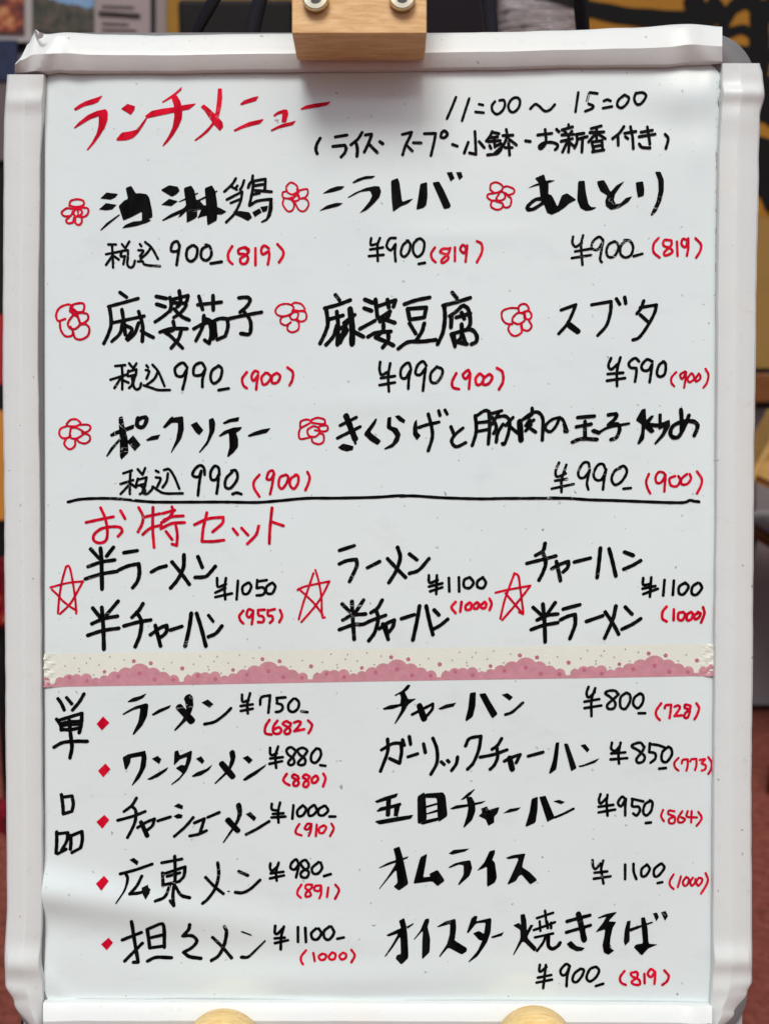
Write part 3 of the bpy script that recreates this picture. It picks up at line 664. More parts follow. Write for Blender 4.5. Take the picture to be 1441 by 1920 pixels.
# --- the handwriting: one mesh per written phrase, traced as pen strokes (numbers are pixels of enlarged crops, 4 per photo pixel)
WRITING = r'''
# heading_lettering R red brush heading
@120 150
P:72 215 110 185 160 158 250 130 292 115 255 165 220 180 150 195 85 228
P:70 360 110 315 180 260 250 230 315 218 330 240 328 300 310 350 270 415 225 475 180 525 168 522 210 465 245 400 260 340 262 270 200 290 140 325 85 358
P:430 218 478 180 535 198 530 225 503 262
P:392 445 435 395 500 385 550 372 580 330 615 285 628 285 600 335 560 395 520 435 470 452 400 456
P:735 165 800 120 835 95 885 50 882 75 840 112 800 140 740 172
P:608 272 660 232 740 215 820 205 900 188 995 175 940 220 900 228 830 243 740 262 625 288
P:805 130 845 112 875 160 890 230 885 290 860 350 820 415 780 465 742 500 740 490 785 420 815 355 828 280 825 190
P:1155 65 1185 62 1188 130 1180 200 1160 285 1130 330 1080 390 1030 430 985 458 978 450 1040 400 1090 350 1118 310 1140 230 1150 140
P:1025 205 1050 182 1085 210 1130 250 1190 315 1195 350 1170 382 1130 340 1090 285 1050 225
@400 150
P:200 178 230 152 290 130 340 118 320 155 260 172 208 188
P:150 375 200 345 270 312 380 288 350 325 290 340 220 360 160 386
P:448 262 480 235 530 218 555 222 562 250 545 315 510 315 515 270 518 248 480 258 455 274
P:428 372 470 348 520 325 570 315 620 302 595 335 540 348 490 360 435 384
P:652 215 690 190 760 175 885 160 850 190 790 202 720 212 658 222
# note_lettering K
w24
800 435 775 480 768 520 778 550; 915 425 1000 412; 895 496 985 488 / 995 510 985 545 958 575
1115 392 1085 440 1032 484; 1072 478 1080 520 1076 572
1140 412 1185 405 / 1180 430 1160 480 1132 540; 1165 478 1195 510 1230 545; 1248 462 1270 478
@720 150
w22
135 408 205 392 / 190 430 160 490 138 560; 170 490 210 532; 218 470 275 472; 300 402 385 400 / 375 460 350 565
430 395 425 425 450 432 475 405 450 380 430 395; 512 482 548 495
680 385 685 480 688 555 / 640 545; 630 465 600 545; 712 460 750 505
810 385 790 425 765 455; 815 390 860 400; 800 430 850 425; 780 460 870 452; 825 430 830 500; 790 490 800 510; 775 560 850 548 880 510
890 415 965 412; 915 370 930 450 940 560; 920 430 890 490 830 545; 935 440 990 485; 905 505 960 505; 845 490 875 475; 1060 455 1095 460
@980 150
110 412 215 400; 165 372 172 450 160 490 130 515 122 495 160 470 220 468 258 485 255 508 240 522; 250 370 268 388
340 335 342 355; 290 375 370 352; 310 385 325 400; 365 385 350 405; 290 412 380 408; 285 460 370 440; 338 410 345 470 340 540; 330 465 295 540; 350 470 385 500
455 400 400 408 / 405 460 385 510; 405 445 480 425; 445 440 440 540
510 365 585 345; 500 395 605 390; 550 360 550 440; 545 400 490 465; 555 400 615 440; 515 470 530 535; 520 465 590 455 / 595 520; 530 500 585 490; 520 538 605 525
755 350 720 400 670 440; 710 410 712 490; 760 400 845 385; 805 350 820 430 825 515; 765 425 785 440
885 390 970 375; 870 425 990 405; 932 350 945 440 950 480; 870 480 890 505 950 510; 1065 405 1088 440 1070 512
# hours_lettering K
w20
@720 150
538 128 505 210 470 290; 637 138 610 220 583 305; 710 180 740 186; 685 238 745 244
830 160 808 190 812 230 845 255 885 230 905 185 895 150 865 152
945 155 930 190 940 228 970 240 1005 210 1018 165 1005 135 975 132 955 145
1095 215 1130 182 1160 195 1200 232 1240 225 1278 185
@980 150
413 95 392 238; 555 102 500 95; 8:488 100 472 160; 5:500 105 484 165; 490 180 525 195 515 215 465 235
605 158 630 148 655 158; 598 212 665 200
760 112 715 150 705 190 735 210 775 180 792 135 760 112
845 98 832 140 850 180 880 180 910 145 920 115 895 95 855 98

# flower_doodle R
w16
@100 310
120 300 130 265 180 252 225 265 225 295 175 310 120 300; 140 325 100 320 62 350 80 378 130 375 145 345; 150 320 200 315 255 320 262 350 240 380 200 385
150 350 165 330 205 330 215 355 190 380 160 375 150 350; 120 385 95 410 110 432 145 425 155 390; 165 390 165 430 190 445 212 425 210 385 185 370; 182 330 185 350
# dish_lettering K bold marker dish name of three characters ending with a bird radical
P:352 247 400 203 485 213 465 240 430 256
P:342 330 395 282 475 295 440 330 395 336
P:350 485 400 430 495 365 500 372 430 430 360 487
P:543 170 585 152 620 210 650 208 700 215 720 240 740 330 745 385 715 405 735 412 700 430 620 455 515 472 540 445 600 420 665 415 665 345 590 385 525 413 510 370 490 305 530 265 560 250
P:805 185 870 148 935 160 948 190 925 215 890 235
P:810 295 870 250 935 268 885 305
P:815 410 880 365 970 325 1000 300 990 345 820 418
P:940 270 1080 203 1090 208 1060 225 1000 255 945 275
P:978 170 1035 150 1060 190 1080 300 1080 380 1060 400 1000 430 1000 380 995 290
P:935 392 960 350 1000 290 1010 330 960 380
P:1070 265 1140 230 1230 185 1232 195 1180 225 1080 275
P:1060 250 1100 265 1130 300 1180 290 1250 318 1300 345 1260 368 1190 365 1110 385 1080 398 1110 330 1060 340
P:1135 170 1190 148 1215 190 1230 290 1228 410 1155 450 1150 380 1145 290
@400 310
w20
168 95 140 140 82 195; 130 155 175 180; 165 170 180 150; 230 110 215 155 200 180; 100 255 215 195; 130 280 205 250; 215 200 205 260 180 320 150 370 95 425
P:145 345 200 340 270 350 290 390 258 415 200 385 160 370
w22
295 75 290 115; 260 165 275 130 305 115 390 100 / 385 180; 300 125 290 200 270 295; 310 150 370 140; 310 185 435 195; 300 215 345 205; 270 300 330 265 435 250
P:420 245 443 250 445 320 430 380 400 415 360 430 355 420 395 395 410 340
P:290 350 345 320 362 350 310 385
P:350 310 410 300 400 340 370 350
# flower_doodle R
w14
555 200 545 160 580 125 625 150 630 190 590 215 555 200; 550 190 520 200 520 235 555 245 600 235; 525 255 520 290 555 340 590 335 605 300 590 260 555 245; 600 230 640 195 625 175; 640 185 700 175 708 205 690 235 650 245 620 205; 600 240 595 265 640 255 635 215 605 235; 610 275 640 330 680 340 712 300 705 260 670 240
# dish_lettering K
P:815 212 870 175 930 155 985 155 960 180 900 198
P:790 342 850 300 920 280 972 282 940 305 880 320
P:1040 128 1080 100 1140 80 1215 78 1190 98 1130 105 1050 135
P:1005 240 1060 205 1140 170 1210 155 1245 158 1258 195 1245 240 1200 290 1150 335 1095 360 1130 320 1170 270 1190 230 1175 190 1100 200 1015 243
@680 310
P:210 115 262 95 275 130 295 275 340 258 378 248 340 285 280 310 225 350 215 250
P:430 138 482 125 485 230 475 300 450 320 400 333 415 240
P:520 128 572 120 610 190 660 300 650 318 608 328 570 240
P:628 52 668 48 688 95 658 120
P:698 50 738 48 750 85 722 108
# flower_doodle R
w15
955 180 960 140 1000 125 1045 150 1040 185 990 205 955 180; 1050 165 1080 155 1130 175 1132 205 1090 220 1070 205; 1000 205 940 215 935 240 970 262 1010 258; 1000 245 1010 265 1060 250 1065 215 1035 195 1000 245; 1085 225 1112 250 1105 300 1075 315 1050 305; 965 270 960 305 1000 330 1040 320 1048 285 1000 268
# dish_lettering K
@980 310
P:88 95 158 65 170 110 192 130 190 215 210 220 225 240 258 310 290 225 330 208 400 258 345 285 320 310 270 345 215 370 180 355 160 300 135 270 130 235 118 130
28:150 250 95 255 40 300 35 328 80 325 150 280
P:35 170 90 140 190 110 242 112 200 130 110 150
P:412 118 462 115 470 200 490 290 510 312 552 315 520 335 470 342 430 320 405 260
P:553 120 605 110 630 150 655 200 700 150 760 118 725 165 690 215 680 260 695 290 730 285 770 245 818 232 790 275 720 320 660 335 620 305 615 265 630 225 580 195 560 150
P:843 128 898 120 908 180 905 228 860 243 850 190
P:988 48 1030 48 1055 110 1055 190 1035 270 1000 345 965 380 955 368 1000 270 1015 190 1012 110
# price_lettering K
@100 310
w19
412 592 470 592; 395 665 500 645; 440 600 445 680 448 765; 440 680 395 745; 455 680 490 705; 515 590 530 610; 570 570 540 620; 515 640 505 680 540 680; 515 640 560 635 / 560 670; 535 690 525 740; 560 685 555 740 575 765 600 755 612 715
650 590 660 605; 640 635 675 640 650 680; 690 575 740 620 785 700; 730 620 700 660 655 700; 635 720 670 720 680 740 720 750 800 755
w22
945 600 930 570 895 585 885 640 935 640 948 600 / 935 680 925 745; 1040 600 1005 630 1000 690 1030 720 1070 690 1080 625 1055 600; 1160 600 1115 630 1110 690 1150 712 1185 670 1175 610 1145 595; 1180 735 1262 722
# small_price_lettering R
@400 310
w21
140 605 110 660 115 710 142 738; 255 635 230 615 190 630 190 660 235 665 260 695 240 735 205 730 205 695 250 665 265 630 235 612; 315 620 315 745; 415 620 380 600 358 630 370 665 415 640 / 418 680 408 740; 480 590 522 640 520 680 492 725
# price_lettering K
@680 310
w20
62 545 60 595 105 588; 128 545 110 600 112 715; 55 630 150 615; 45 680 155 670; 245 545 200 550 178 605 210 635 245 590 / 240 650 245 718; 340 565 300 600 285 660 310 685 345 650 355 590 330 565; 410 555 380 590 378 650 410 685 450 650 460 580 430 550 400 560; 418 738 465 730
# small_price_lettering R
540 615 512 660 520 700 545 725; 645 625 600 625 580 650 630 670 640 700 600 730 590 710 640 660 655 620; 690 615 690 715; 775 620 750 595 730 630 760 655 782 600 / 778 650 770 720; 855 568 890 590 892 650 855 725
# price_lettering K
@980 310
375 535 370 580 395 610 440 580; 450 525 435 600 445 745; 390 645 510 625; 365 695 510 672; 600 560 570 535 525 570 515 620 560 630 600 570 / 585 650 578 705 590 725; 690 570 645 590 625 640 640 685 685 680 715 620 705 580 680 570; 770 565 735 600 730 660 765 690 810 670 825 610 800 565 760 560; 830 680 895 662
# small_price_lettering R
1015 545 980 590 980 650 1025 690; 1110 560 1060 560 1055 600 1105 620 1120 650 1070 675 1060 650 1110 600 1115 565; 1155 570 1160 675; 1235 560 1200 550 1190 590 1220 610 1240 545 / 1240 620 1230 675; 1295 545 1335 590 1330 640 1300 690

# flower_doodle R
w17
@90 530
185 175 150 162 90 185 62 235 75 285 130 270; 90 295 95 350 130 400 180 395 185 360 170 330; 165 210 185 165 265 155 262 215 200 215 165 190; 165 215 200 235 245 225 295 235 300 275 260 305 235 290 215 220 180 190; 190 240 150 300 165 340 205 345 240 310 225 260 195 240; 190 370 205 415 250 425 300 395 310 340 280 310 240 315
# dish_lettering K
w27
540 72 590 108; 455 178 560 150 675 118; 462 180 475 300 455 380 420 455; 485 300 720 250; 555 200 570 300 580 390; 560 300 540 380 480 440; 580 320 630 350 590 420; 680 215 710 320 708 440; 680 300 650 380 600 430; 700 360 740 385 790 410
812 102 890 118; 815 160 880 180; 805 292 860 255 920 205; 915 110 925 160 915 215; 930 125 1050 95 / 1040 140 1020 155; 985 60 995 150 970 180; 945 150 1035 160 1000 220 945 260; 945 195 1000 250 1060 280
840 370 920 345 1045 345; 940 290 945 350 880 370; 870 365 920 400 960 440 1010 490; 1000 355 980 420 925 490
1125 165 1300 145; 1132 100 1160 200; 1238 95 1240 205; 1095 345 1160 310 1215 295 / 1225 380 1210 455 / 1175 430; 1170 245 1160 330 1110 435; 1250 300 1260 400; 1235 290 1290 268 1345 270 / 1350 330 1330 400 / 1270 425; 1180 270 1230 300 1240 420
@400 530
190 112 250 108 275 125 255 170 200 220; 120 268 250 240 360 220; 230 215 275 280 280 350 265 385 205 380
# flower_doodle R
w15
590 215 600 180 560 158 500 165 465 205 480 240 530 250 585 230 595 205; 585 165 610 148 660 160 685 200 650 210 610 205; 640 210 690 220 695 270 660 290 625 275; 570 250 600 220 635 225 625 270 590 275 570 250; 560 245 510 260 505 300 545 318 580 295; 560 310 555 350 590 370 635 350 640 300 620 280
# dish_lettering K
w30
915 90 945 130; 835 190 930 165 1025 130; 845 195 858 300 840 370 800 455; 860 275 970 245; 925 215 935 320 930 465; 925 320 900 400 845 465; 980 300 1060 240; 940 340 990 350 950 450
42:1025 195 1040 330 1040 460
970 330 1000 360 930 460; 1060 370 1125 405; 1000 300 960 400
1135 125 1195 150; 1130 190 1185 210; 1100 345 1210 285; 1215 125 1230 260; 1220 180 1365 130 / 1350 180; 1305 125 1315 185; 1240 270 1325 215 / 1300 270 1250 290; 1245 260 1360 300
1160 405 1220 375 1330 365; 1275 310 1270 360 1220 410; 1215 410 1290 440 1350 470; 1310 375 1310 430 1270 485
@680 530
w30
312 160 400 130 500 110; 335 195 350 275; 340 195 475 185 / 460 260 / 355 275; 350 305 395 380; 460 305 440 370 400 430; 265 495 340 445 450 440 545 428
670 72 705 115; 600 170 700 145 805 112; 610 175 615 260 600 370 560 460; 650 250 700 215 740 175; 665 240 660 335; 700 260 805 230; 755 170 790 200 805 300 780 350; 740 225 760 270
24:660 385 690 480 ; 740 310 740 400 710 440; 665 385 800 350 850 390 850 440 815 460; 700 440 780 460; 745 380 770 455; 680 390 690 470
# flower_doodle R
w16
1165 190 1100 190 1045 215 1045 270 1075 305 1120 310; 1165 190 1180 165 1220 160 1245 195 1220 215 1175 225 1165 190; 1210 215 1250 215 1265 250 1245 275 1210 260 1215 225; 1120 290 1125 260 1165 225 1215 240 1210 285 1165 310 1125 295; 1190 310 1200 350 1240 358 1265 325 1245 285; 1100 315 1090 350 1115 390 1150 398 1190 370 1185 325
# dish_lettering K
@980 530
w26
285 205 395 165 / 370 230 330 310 268 382; 44:350 320 410 365
515 165 660 140 / 655 220 625 320 560 395; 700 120 725 160; 762 108 770 155
905 135 885 190 855 230; 880 185 1000 165 / 985 230 930 330 870 410 825 428; 880 240 935 290
# price_lettering K
@90 530
w20
505 625 580 618; 470 728 590 690; 555 630 560 700 558 800; 550 710 500 790; 560 730 605 750; 610 605 630 630; 665 605 640 645; 605 660 600 700 660 690; 610 665 665 650 / 660 690; 630 700 635 760 610 790; 655 700 640 760 660 800 690 790 700 755
740 620 752 635; 735 655 760 665 740 720; 785 615 830 670 875 775; 825 665 800 720 745 765; 720 770 780 790 830 805 915 805
w22
1045 635 1010 600 955 640 965 695 1010 700 1042 650 / 1030 720 1010 800; 1180 640 1150 600 1100 625 1095 690 1150 690 1180 650 / 1160 720 1158 780; 1275 625 1230 660 1220 720 1245 755 1290 720 1305 650 1280 620; 1280 805 1355 792
# small_price_lettering R
@400 530
w21
250 670 215 720 225 770 250 790; 335 670 310 660 285 700 300 735 335 690 / 325 750 320 800; 390 675 360 710 370 760 400 755 430 710 410 680 390 675; 475 675 440 700 440 750 480 745 500 700 475 675; 555 635 595 670 590 730 570 768
# price_lettering K
@680 530
w22
130 595 125 650 140 690 185 670; 205 605 190 700 195 815; 135 715 240 700; 125 768 240 748; 360 640 340 600 290 640 285 705 320 715 360 650 / 345 720 340 795; 475 620 450 590 410 620 395 680 430 690 470 640 / 460 720 450 810; 555 630 510 680 510 740 550 750 590 700 595 650 555 632
# small_price_lettering R
700 680 670 740 675 785 720 798; 800 680 790 655 750 690 770 720 805 680 / 800 740 795 795; 870 685 845 720 855 765 890 755 905 710 880 682; 940 690 905 720 905 765 945 755 970 710 950 685; 1005 640 1045 670 1050 740 1020 800
# price_lettering K
@980 530
660 565 640 620 660 650 710 610; 730 560 705 660 705 775; 635 685 750 675; 630 735 765 715; 870 590 840 565 795 600 805 635 850 640 / 850 680 840 740; 970 590 930 575 890 620 900 655 940 655 970 610 / 960 680 950 745; 1055 590 1020 620 1005 680 1030 705 1065 680 1070 610 1050 590
# small_price_lettering R
w18
1150 670 1115 710 1115 750 1135 775; 1215 665 1180 690 1195 720 1225 670 / 1220 720 1210 785; 1260 680 1235 720 1250 745 1285 720 1275 685 1260 680; 1320 680 1295 720 1300 740 1330 720 1330 690; 1370 645 1392 690 1380 750 1355 785

# flower_doodle R
w16
@100 755
100 160 130 128 175 125 205 155 170 175 110 175 100 160; 195 165 260 165 280 185 260 215 215 225; 100 175 55 195 45 235 70 265 115 260 130 245; 130 195 125 255 160 270 200 255 230 225 190 195 150 185 130 195; 235 230 270 245 275 280 240 305 195 295 175 270; 95 270 82 310 120 348 160 325 165 280
# dish_lettering K
P:490 112 520 98 535 175 560 270 565 375 510 428 500 400 500 290
P:553 292 600 243 656 315 612 363
P:425 240 460 215 610 160 605 195 520 225 435 258
P:395 402 430 340 495 268 500 290 450 350 408 405
30:635 115 630 170 665 185 690 160 700 115 665 112 640 130
P:695 278 740 250 803 238 785 275 705 288
P:820 185 870 120 895 100 900 112 975 100 980 200 960 270 885 378 882 370 920 280 935 200 935 150 890 150 840 192
P:1030 165 1075 142 1125 205 1095 243 1070 225
P:1165 125 1200 112 1215 150 1210 210 1160 310 1100 375 1090 372 1150 290 1170 220
@400 755
P:68 150 115 122 195 105 185 140 130 145 80 162
P:38 248 80 210 150 185 215 180 200 205 170 225 185 270 185 330 150 375 110 408 102 402 120 330 115 225 50 255
P:255 245 300 220 360 200 430 188 400 225 330 242 265 257
# flower_doodle R
w16
650 180 655 140 700 125 735 140 700 165 655 190 640 230 650 270 700 265 730 255; 740 125 780 112 830 125 835 155 800 158 740 150; 795 175 850 170 855 205 820 215 790 205; 735 180 705 205 715 245 760 255 795 225 790 190 755 175 735 180; 735 260 745 295 790 310 825 290 825 240 800 230; 760 205 790 210
# dish_lettering K
w26
950 170 1000 145 1070 110; 930 265 1010 225 1100 180; 44:995 100 1030 190 1062 270; 20:1055 275 1065 305
P:932 335 972 305 1052 325 1045 355 1000 365 960 355
P:1125 235 1215 118 1228 120 1215 160 1175 220 1258 285 1232 318 1175 285
P:1305 110 1335 105 1332 175 1380 190 1405 235 1390 290 1345 335 1285 352 1280 342 1340 305 1365 250 1340 215 1298 190
P:1360 100 1392 92 1440 130 1430 155 1390 135
@700 755
P:295 185 305 145 325 122 330 190 330 220 355 245 325 282 295 240
w26
340 185 400 165 490 145; 410 85 435 180 440 260 410 360; 488 60 498 95; 535 55 552 85; 580 180 600 230; 670 190 610 240 585 290 620 330 690 300
762 95 770 180 765 240 740 320; 770 100 830 60 865 65 / 870 180 860 310; 780 150 870 140; 780 215 860 200; 870 85 960 60; 935 80 890 160; 890 110 920 180 900 230; 920 110 985 100 1020 140 1010 230 980 310 965 305; 970 160 930 230 920 295; 1045 110 990 170 ; 1000 160 1060 210 1110 250
42:1095 140 1105 280
1188 40 1185 90 1120 125; 1130 115 1190 75 1240 75 1270 130 1265 280; 1200 130 1140 170; 1170 130 1150 170 1215 220; 1180 165 1140 210
24:1395 110 1370 170 1330 215 1295 205 1290 170 1340 125 1400 115 1430 150 1435 215
w28
@980 755
28:310 160 330 215; 410 110 535 100; 400 180 510 160; 465 140 465 270; 370 295 440 270 555 275; 20:520 210 570 220 640 185 795 155; 30:530 210 570 225
640 90 700 85 690 120 640 165; 660 165 710 160 725 200 700 260 660 275
P:890 50 920 42 925 130 960 95 985 95 950 150 990 215 960 230 915 190 910 270 875 310 855 308 885 230 890 160 845 130
P:1015 80 1042 80 1040 150 1100 125 1105 170 1060 250 995 315 982 305 1040 230 1055 185 1015 205
w30
1185 50 1190 130 1190 220; 1245 95 1210 180 1165 255 1120 255 1105 220 1130 170 1200 140 1280 140 1310 175 1285 245
950 165 1010 170
# price_lettering K
@100 755
w20
525 530 590 508; 505 610 600 580; 580 515 575 600 575 685; 575 610 505 685; 585 610 620 635; 635 500 665 535; 690 490 670 540; 635 570 625 620 680 610; 645 575 700 560 / 690 610; 660 625 690 660 650 685; 690 620 670 670 700 685 740 650 745 630
770 510 790 520; 770 560 805 570 780 630; 830 505 870 500 910 560 945 645; 860 530 850 590 820 635; 750 630 790 660 840 680 970 680
w22
1135 540 1130 490 1100 470 1060 500 1045 545 1090 555 1110 510 / 1095 600 1085 695; 1245 540 1240 490 1210 475 1180 520 1185 575 1220 575 1240 540 / 1235 610 1225 680; 1340 520 1295 570 1290 630 1330 640 1380 570 1370 510 1335 510; 1345 685 1375 675 1410 685
# small_price_lettering R
@400 755
w21
345 540 305 590 305 640 345 705; 455 540 445 510 415 520 400 570 430 575 455 530 / 440 620 425 685; 545 540 500 560 490 620 515 645 550 600 560 555 540 540; 625 540 580 570 575 620 605 645 635 600 635 550 615 540; 705 520 722 560 710 610 690 655
# price_lettering K
@980 755
w21
270 450 245 510 255 555 320 530; 325 465 290 580 288 670; 240 585 330 572; 215 645 380 610; 500 500 490 450 450 455 415 520 425 560 460 560 500 510 / 480 600 490 650; 620 500 600 460 560 470 530 530 545 575 590 575 625 500 / 610 570 600 650; 730 490 690 510 665 570 690 615 740 590 780 520 760 475 725 485; 755 645 810 640
# small_price_lettering R
w20
945 535 925 590 935 640 955 680; 1070 580 1060 530 1020 520 995 560 1005 600 1040 595 1070 540 / 1065 600 1060 665; 1140 550 1100 570 1110 620 1155 625 1180 580 1165 550; 1230 535 1190 570 1190 610 1230 610 1260 570 1250 535; 1305 515 1340 570 1335 620 1305 680
# ruled_line K
w22
@100 755
110 745 200 725 340 718 500 722 700 742 850 746 1260 745
@400 755
60 745 150 746 330 748 500 735 700 717 900 716 1200 710 1380 698 1440 698
@700 755
200 702 300 699 500 712 700 719 850 721 1000 718 1441 717
@980 755
200 714 350 718 500 728 700 734 900 742 1100 749 1210 748 1250 732 1280 738 1320 743

# heading_lettering R
w23
@90 940
285 158 390 135 490 115; 395 48 430 130 445 220 435 290 390 312 345 295 345 250 400 205 480 190 540 195 555 225 525 262; 545 70 578 130
680 45 712 110 705 170 675 228; 715 118 840 92; 710 248 770 200 850 178; 788 45 785 200 795 345; 860 90 950 65; 930 40 935 80 900 130 850 160; 870 140 930 115 1015 108; 845 205 930 165 1025 158; 955 160 970 250 965 330 / 930 320; 885 225 930 285
1098 175 1200 130 1315 118 / 1310 160 1275 195 1235 228; 1192 85 1165 200 1155 300 / 1240 300 1320 290
@380 940
228 205 262 248; 292 200 340 252; 420 185 400 250 335 318; 520 48 505 200 500 315; 525 155 605 182
# star_doodle R
w17
@90 940
20 645 150 612 262 600 / 230 660 165 770 90 845; 135 490 105 600 85 720 75 840; 135 490 160 490 185 600 205 740 212 840; 30 662 70 700 110 745 160 785 215 820
# set_lettering K
w29
320 358 380 425; 393 350 400 440 405 660; 490 345 440 410; 300 490 400 455 500 440; 280 582 400 545 520 525; 570 385 668 370; 530 515 600 485 680 468 / 685 540 670 600 635 648; 775 530 830 500 885 485; 1020 400 1015 500 970 590 920 650; 930 455 1000 540 1060 622; 1125 415 1158 495; 1105 570 1180 565 1220 530 1255 488
335 800 390 870; 403 795 415 950 420 1110; 525 750 440 850; 330 918 420 880 520 862; 300 1005 410 970 530 952; 712 768 680 820 630 870; 570 935 680 905 770 890; 665 830 700 900 690 1000 655 1090; 770 1000 840 950 890 930 / 890 975 860 1010 835 1020; 805 930 845 1085; 920 965 1005 938; 1075 840 1060 950 1030 1085; 1115 840 1150 950 1185 1085; 24:1205 855 1240 900; 1205 1015 1260 990 1305 935
# price_lettering K
@380 940
w21
108 575 115 640 175 620; 175 575 165 650 170 735; 95 685 170 650; 95 718 220 690; 265 595 255 735; 340 610 300 640 305 690 340 690 365 640 350 610; 410 590 405 650; 415 600 480 590; 410 650 450 645 470 670 450 700 405 705; 520 610 480 640 480 685 520 690 545 640 525 610
# small_price_lettering R
305 820 275 860 285 895 305 915; 380 820 345 810 330 850 350 870 378 835 / 375 880 368 920; 415 815 420 855 445 860 460 880 450 905 415 905; 420 815 465 812; 490 815 490 855 520 860 525 890 505 910; 490 820 540 808; 580 815 595 860 575 905
# star_doodle R
w17
845 515 870 600 890 720 895 860 915 870; 830 540 790 660 755 760 720 885; 712 665 760 640 850 620 950 600 / 900 700 840 790 740 905; 720 655 780 710 840 770 900 850
# set_lettering K
@620 1000
w29
65 128 175 92; 65 228 120 205 190 195 / 195 240 170 300 140 362; 275 258 365 212; 500 105 520 180 490 280 435 370; 425 190 500 270 560 330; 590 155 645 198; 590 300 660 275 735 190
85 530 145 590; 158 510 165 650 175 795; 245 500 180 600; 90 650 160 615 260 605; 65 722 170 685 240 682 300 655 410 615; 385 500 350 560 300 595; 340 580 355 640 330 740 285 805; 365 715 410 680 475 650 / 465 700 435 740; 390 680 430 795; 410 690 425 770; 530 640 625 610; 665 545 645 660 615 800; 715 545 735 640 765 760; 765 720 820 690 875 645; 775 575 810 612
# price_lettering K
w22
735 315 740 370 800 350; 795 315 790 455; 735 400 835 375; 745 435 835 405; 885 335 888 435; 960 330 962 435; 1040 330 1000 350 1000 400 1040 410 1070 370 1045 332; 1140 330 1100 360 1100 400 1140 410 1162 370 1140 332
# small_price_lettering R
935 515 905 555 935 598; 980 515 970 588; 1040 520 1010 545 1015 572 1045 570 1055 535 1040 518; 1095 518 1070 540 1075 565 1100 560 1110 530 1095 518; 1155 515 1125 540 1130 560 1158 558 1165 525 1150 515; 1190 490 1205 530 1190 575
# star_doodle R
@900 1000
w18
115 445 200 425 375 392 / 340 440 260 540 165 650; 255 300 215 410 180 510 150 640; 255 300 285 320 300 420 315 540 320 600 290 590; 190 450 240 510 320 605
# set_lettering K
@980 1000
w29
165 75 150 130 95 165; 30 225 150 195 245 170; 150 145 170 220 150 290 120 350; 215 265 270 235 340 210 / 335 255 300 290; 250 210 265 280 280 355; 385 215 505 185; 580 110 570 210 555 332; 645 115 670 210 695 320; 760 140 825 165; 755 268 820 240 880 205
75 555 135 610; 148 530 160 660 165 815; 240 520 170 620; 105 650 180 615 260 605; 60 722 150 690 260 670; 300 568 425 535; 280 648 340 620 390 608 / 390 680 370 740 350 790; 475 660 595 618; 695 545 670 650 610 785; 615 590 670 670 715 755; 765 552 815 605; 740 718 820 680 880 640
# price_lettering K
w22
900 335 900 385 950 380; 960 330 950 475; 895 415 990 395; 900 455 1010 415; 1060 350 1050 465; 1130 355 1122 460; 1215 370 1170 400 1170 450 1205 455 1240 400 1215 370; 1310 370 1270 400 1265 450 1300 460 1340 410 1325 375
# small_price_lettering R
1075 550 1045 590 1045 640 1075 660; 1130 570 1128 650; 1200 590 1165 600 1165 645 1195 650 1215 610 1200 590; 1260 590 1230 610 1230 650 1260 645 1275 605 1255 592; 1315 595 1285 615 1290 645 1320 630 1330 600 1310 590; 1350 555 1360 600 1335 670

# side_heading K
w27
@90 1290
75 80 100 115 122 165; 140 72 178 118; 270 45 235 105 185 165; 65 235 95 280 100 315; 75 245 170 215 255 190 / 250 270 235 335; 100 268 160 255 245 250; 18:115 285 160 278 240 275; 105 312 170 312 235 300; 160 240 170 350 180 440 165 525; 45 445 110 410 200 400 295 400
# bullet_mark R
P:365 270 415 212 462 260 405 318
# bullet_mark R
P:375 622 432 566 470 608 415 670
# dish_lettering K
P:598 100 640 72 690 60 742 38 715 75 660 100 605 107
P:558 195 600 168 660 135 740 112 755 125 745 210 710 280 645 352 635 345 680 250 695 150 640 165 568 202
P:778 198 830 160 925 125 912 150 850 180 790 208
62-14:1056 78 1062 150 1030 230 955 314; 54:988 146 1075 242
P:1152 108 1200 85 1242 120 1212 148
24:1175 270 1220 262 1265 245 1330 195 1372 152
# dish_lettering K
P:560 520 605 495 690 478 732 468 742 520 735 590 690 675 635 732 628 730 690 610 705 510 622 525 618 560 590 612 578 610
P:780 530 825 507 852 532 835 570
P:742 685 800 650 905 590 890 620 830 665 770 690
P:950 475 978 465 990 505 1083 465 1075 540 1040 625 985 690 928 728 925 720 985 670 1010 638 958 600 1000 575 1030 580 1045 515 990 535 945 582
P:1110 530 1150 510 1175 545 1158 570
P:1078 660 1120 630 1190 605 1235 572 1210 615 1150 655 1090 668
42-12:1382 485 1385 540 1350 620 1256 714; 48:1306 570 1384 662
@400 1290
P:218 525 258 507 295 540 268 570
P:218 690 250 660 320 618 400 570 385 595 320 650 240 698
# price_lettering K
w21
215 50 215 90 225 105 265 90; 275 40 255 120 258 190; 205 135 295 122; 205 172 295 155; 350 125 360 70 425 55 / 420 110 412 185; 475 75 478 110; 480 75 540 70; 475 115 510 125 520 150 500 175 468 180; 600 80 565 120 565 165 600 180 635 150 640 105 615 80; 660 175 705 182
# price_lettering K
425 450 425 490 440 505 475 490; 485 440 465 510 470 600; 425 530 520 520; 420 570 515 550; 610 465 580 445 548 465 560 500 600 530 605 565 580 580 560 560 600 510 620 470; 700 465 670 450 632 465 645 500 685 530 685 570 650 580 635 560 680 510 705 475; 770 455 735 500 735 550 770 560 805 510 800 465 775 455; 800 580 840 585
# small_price_lettering R
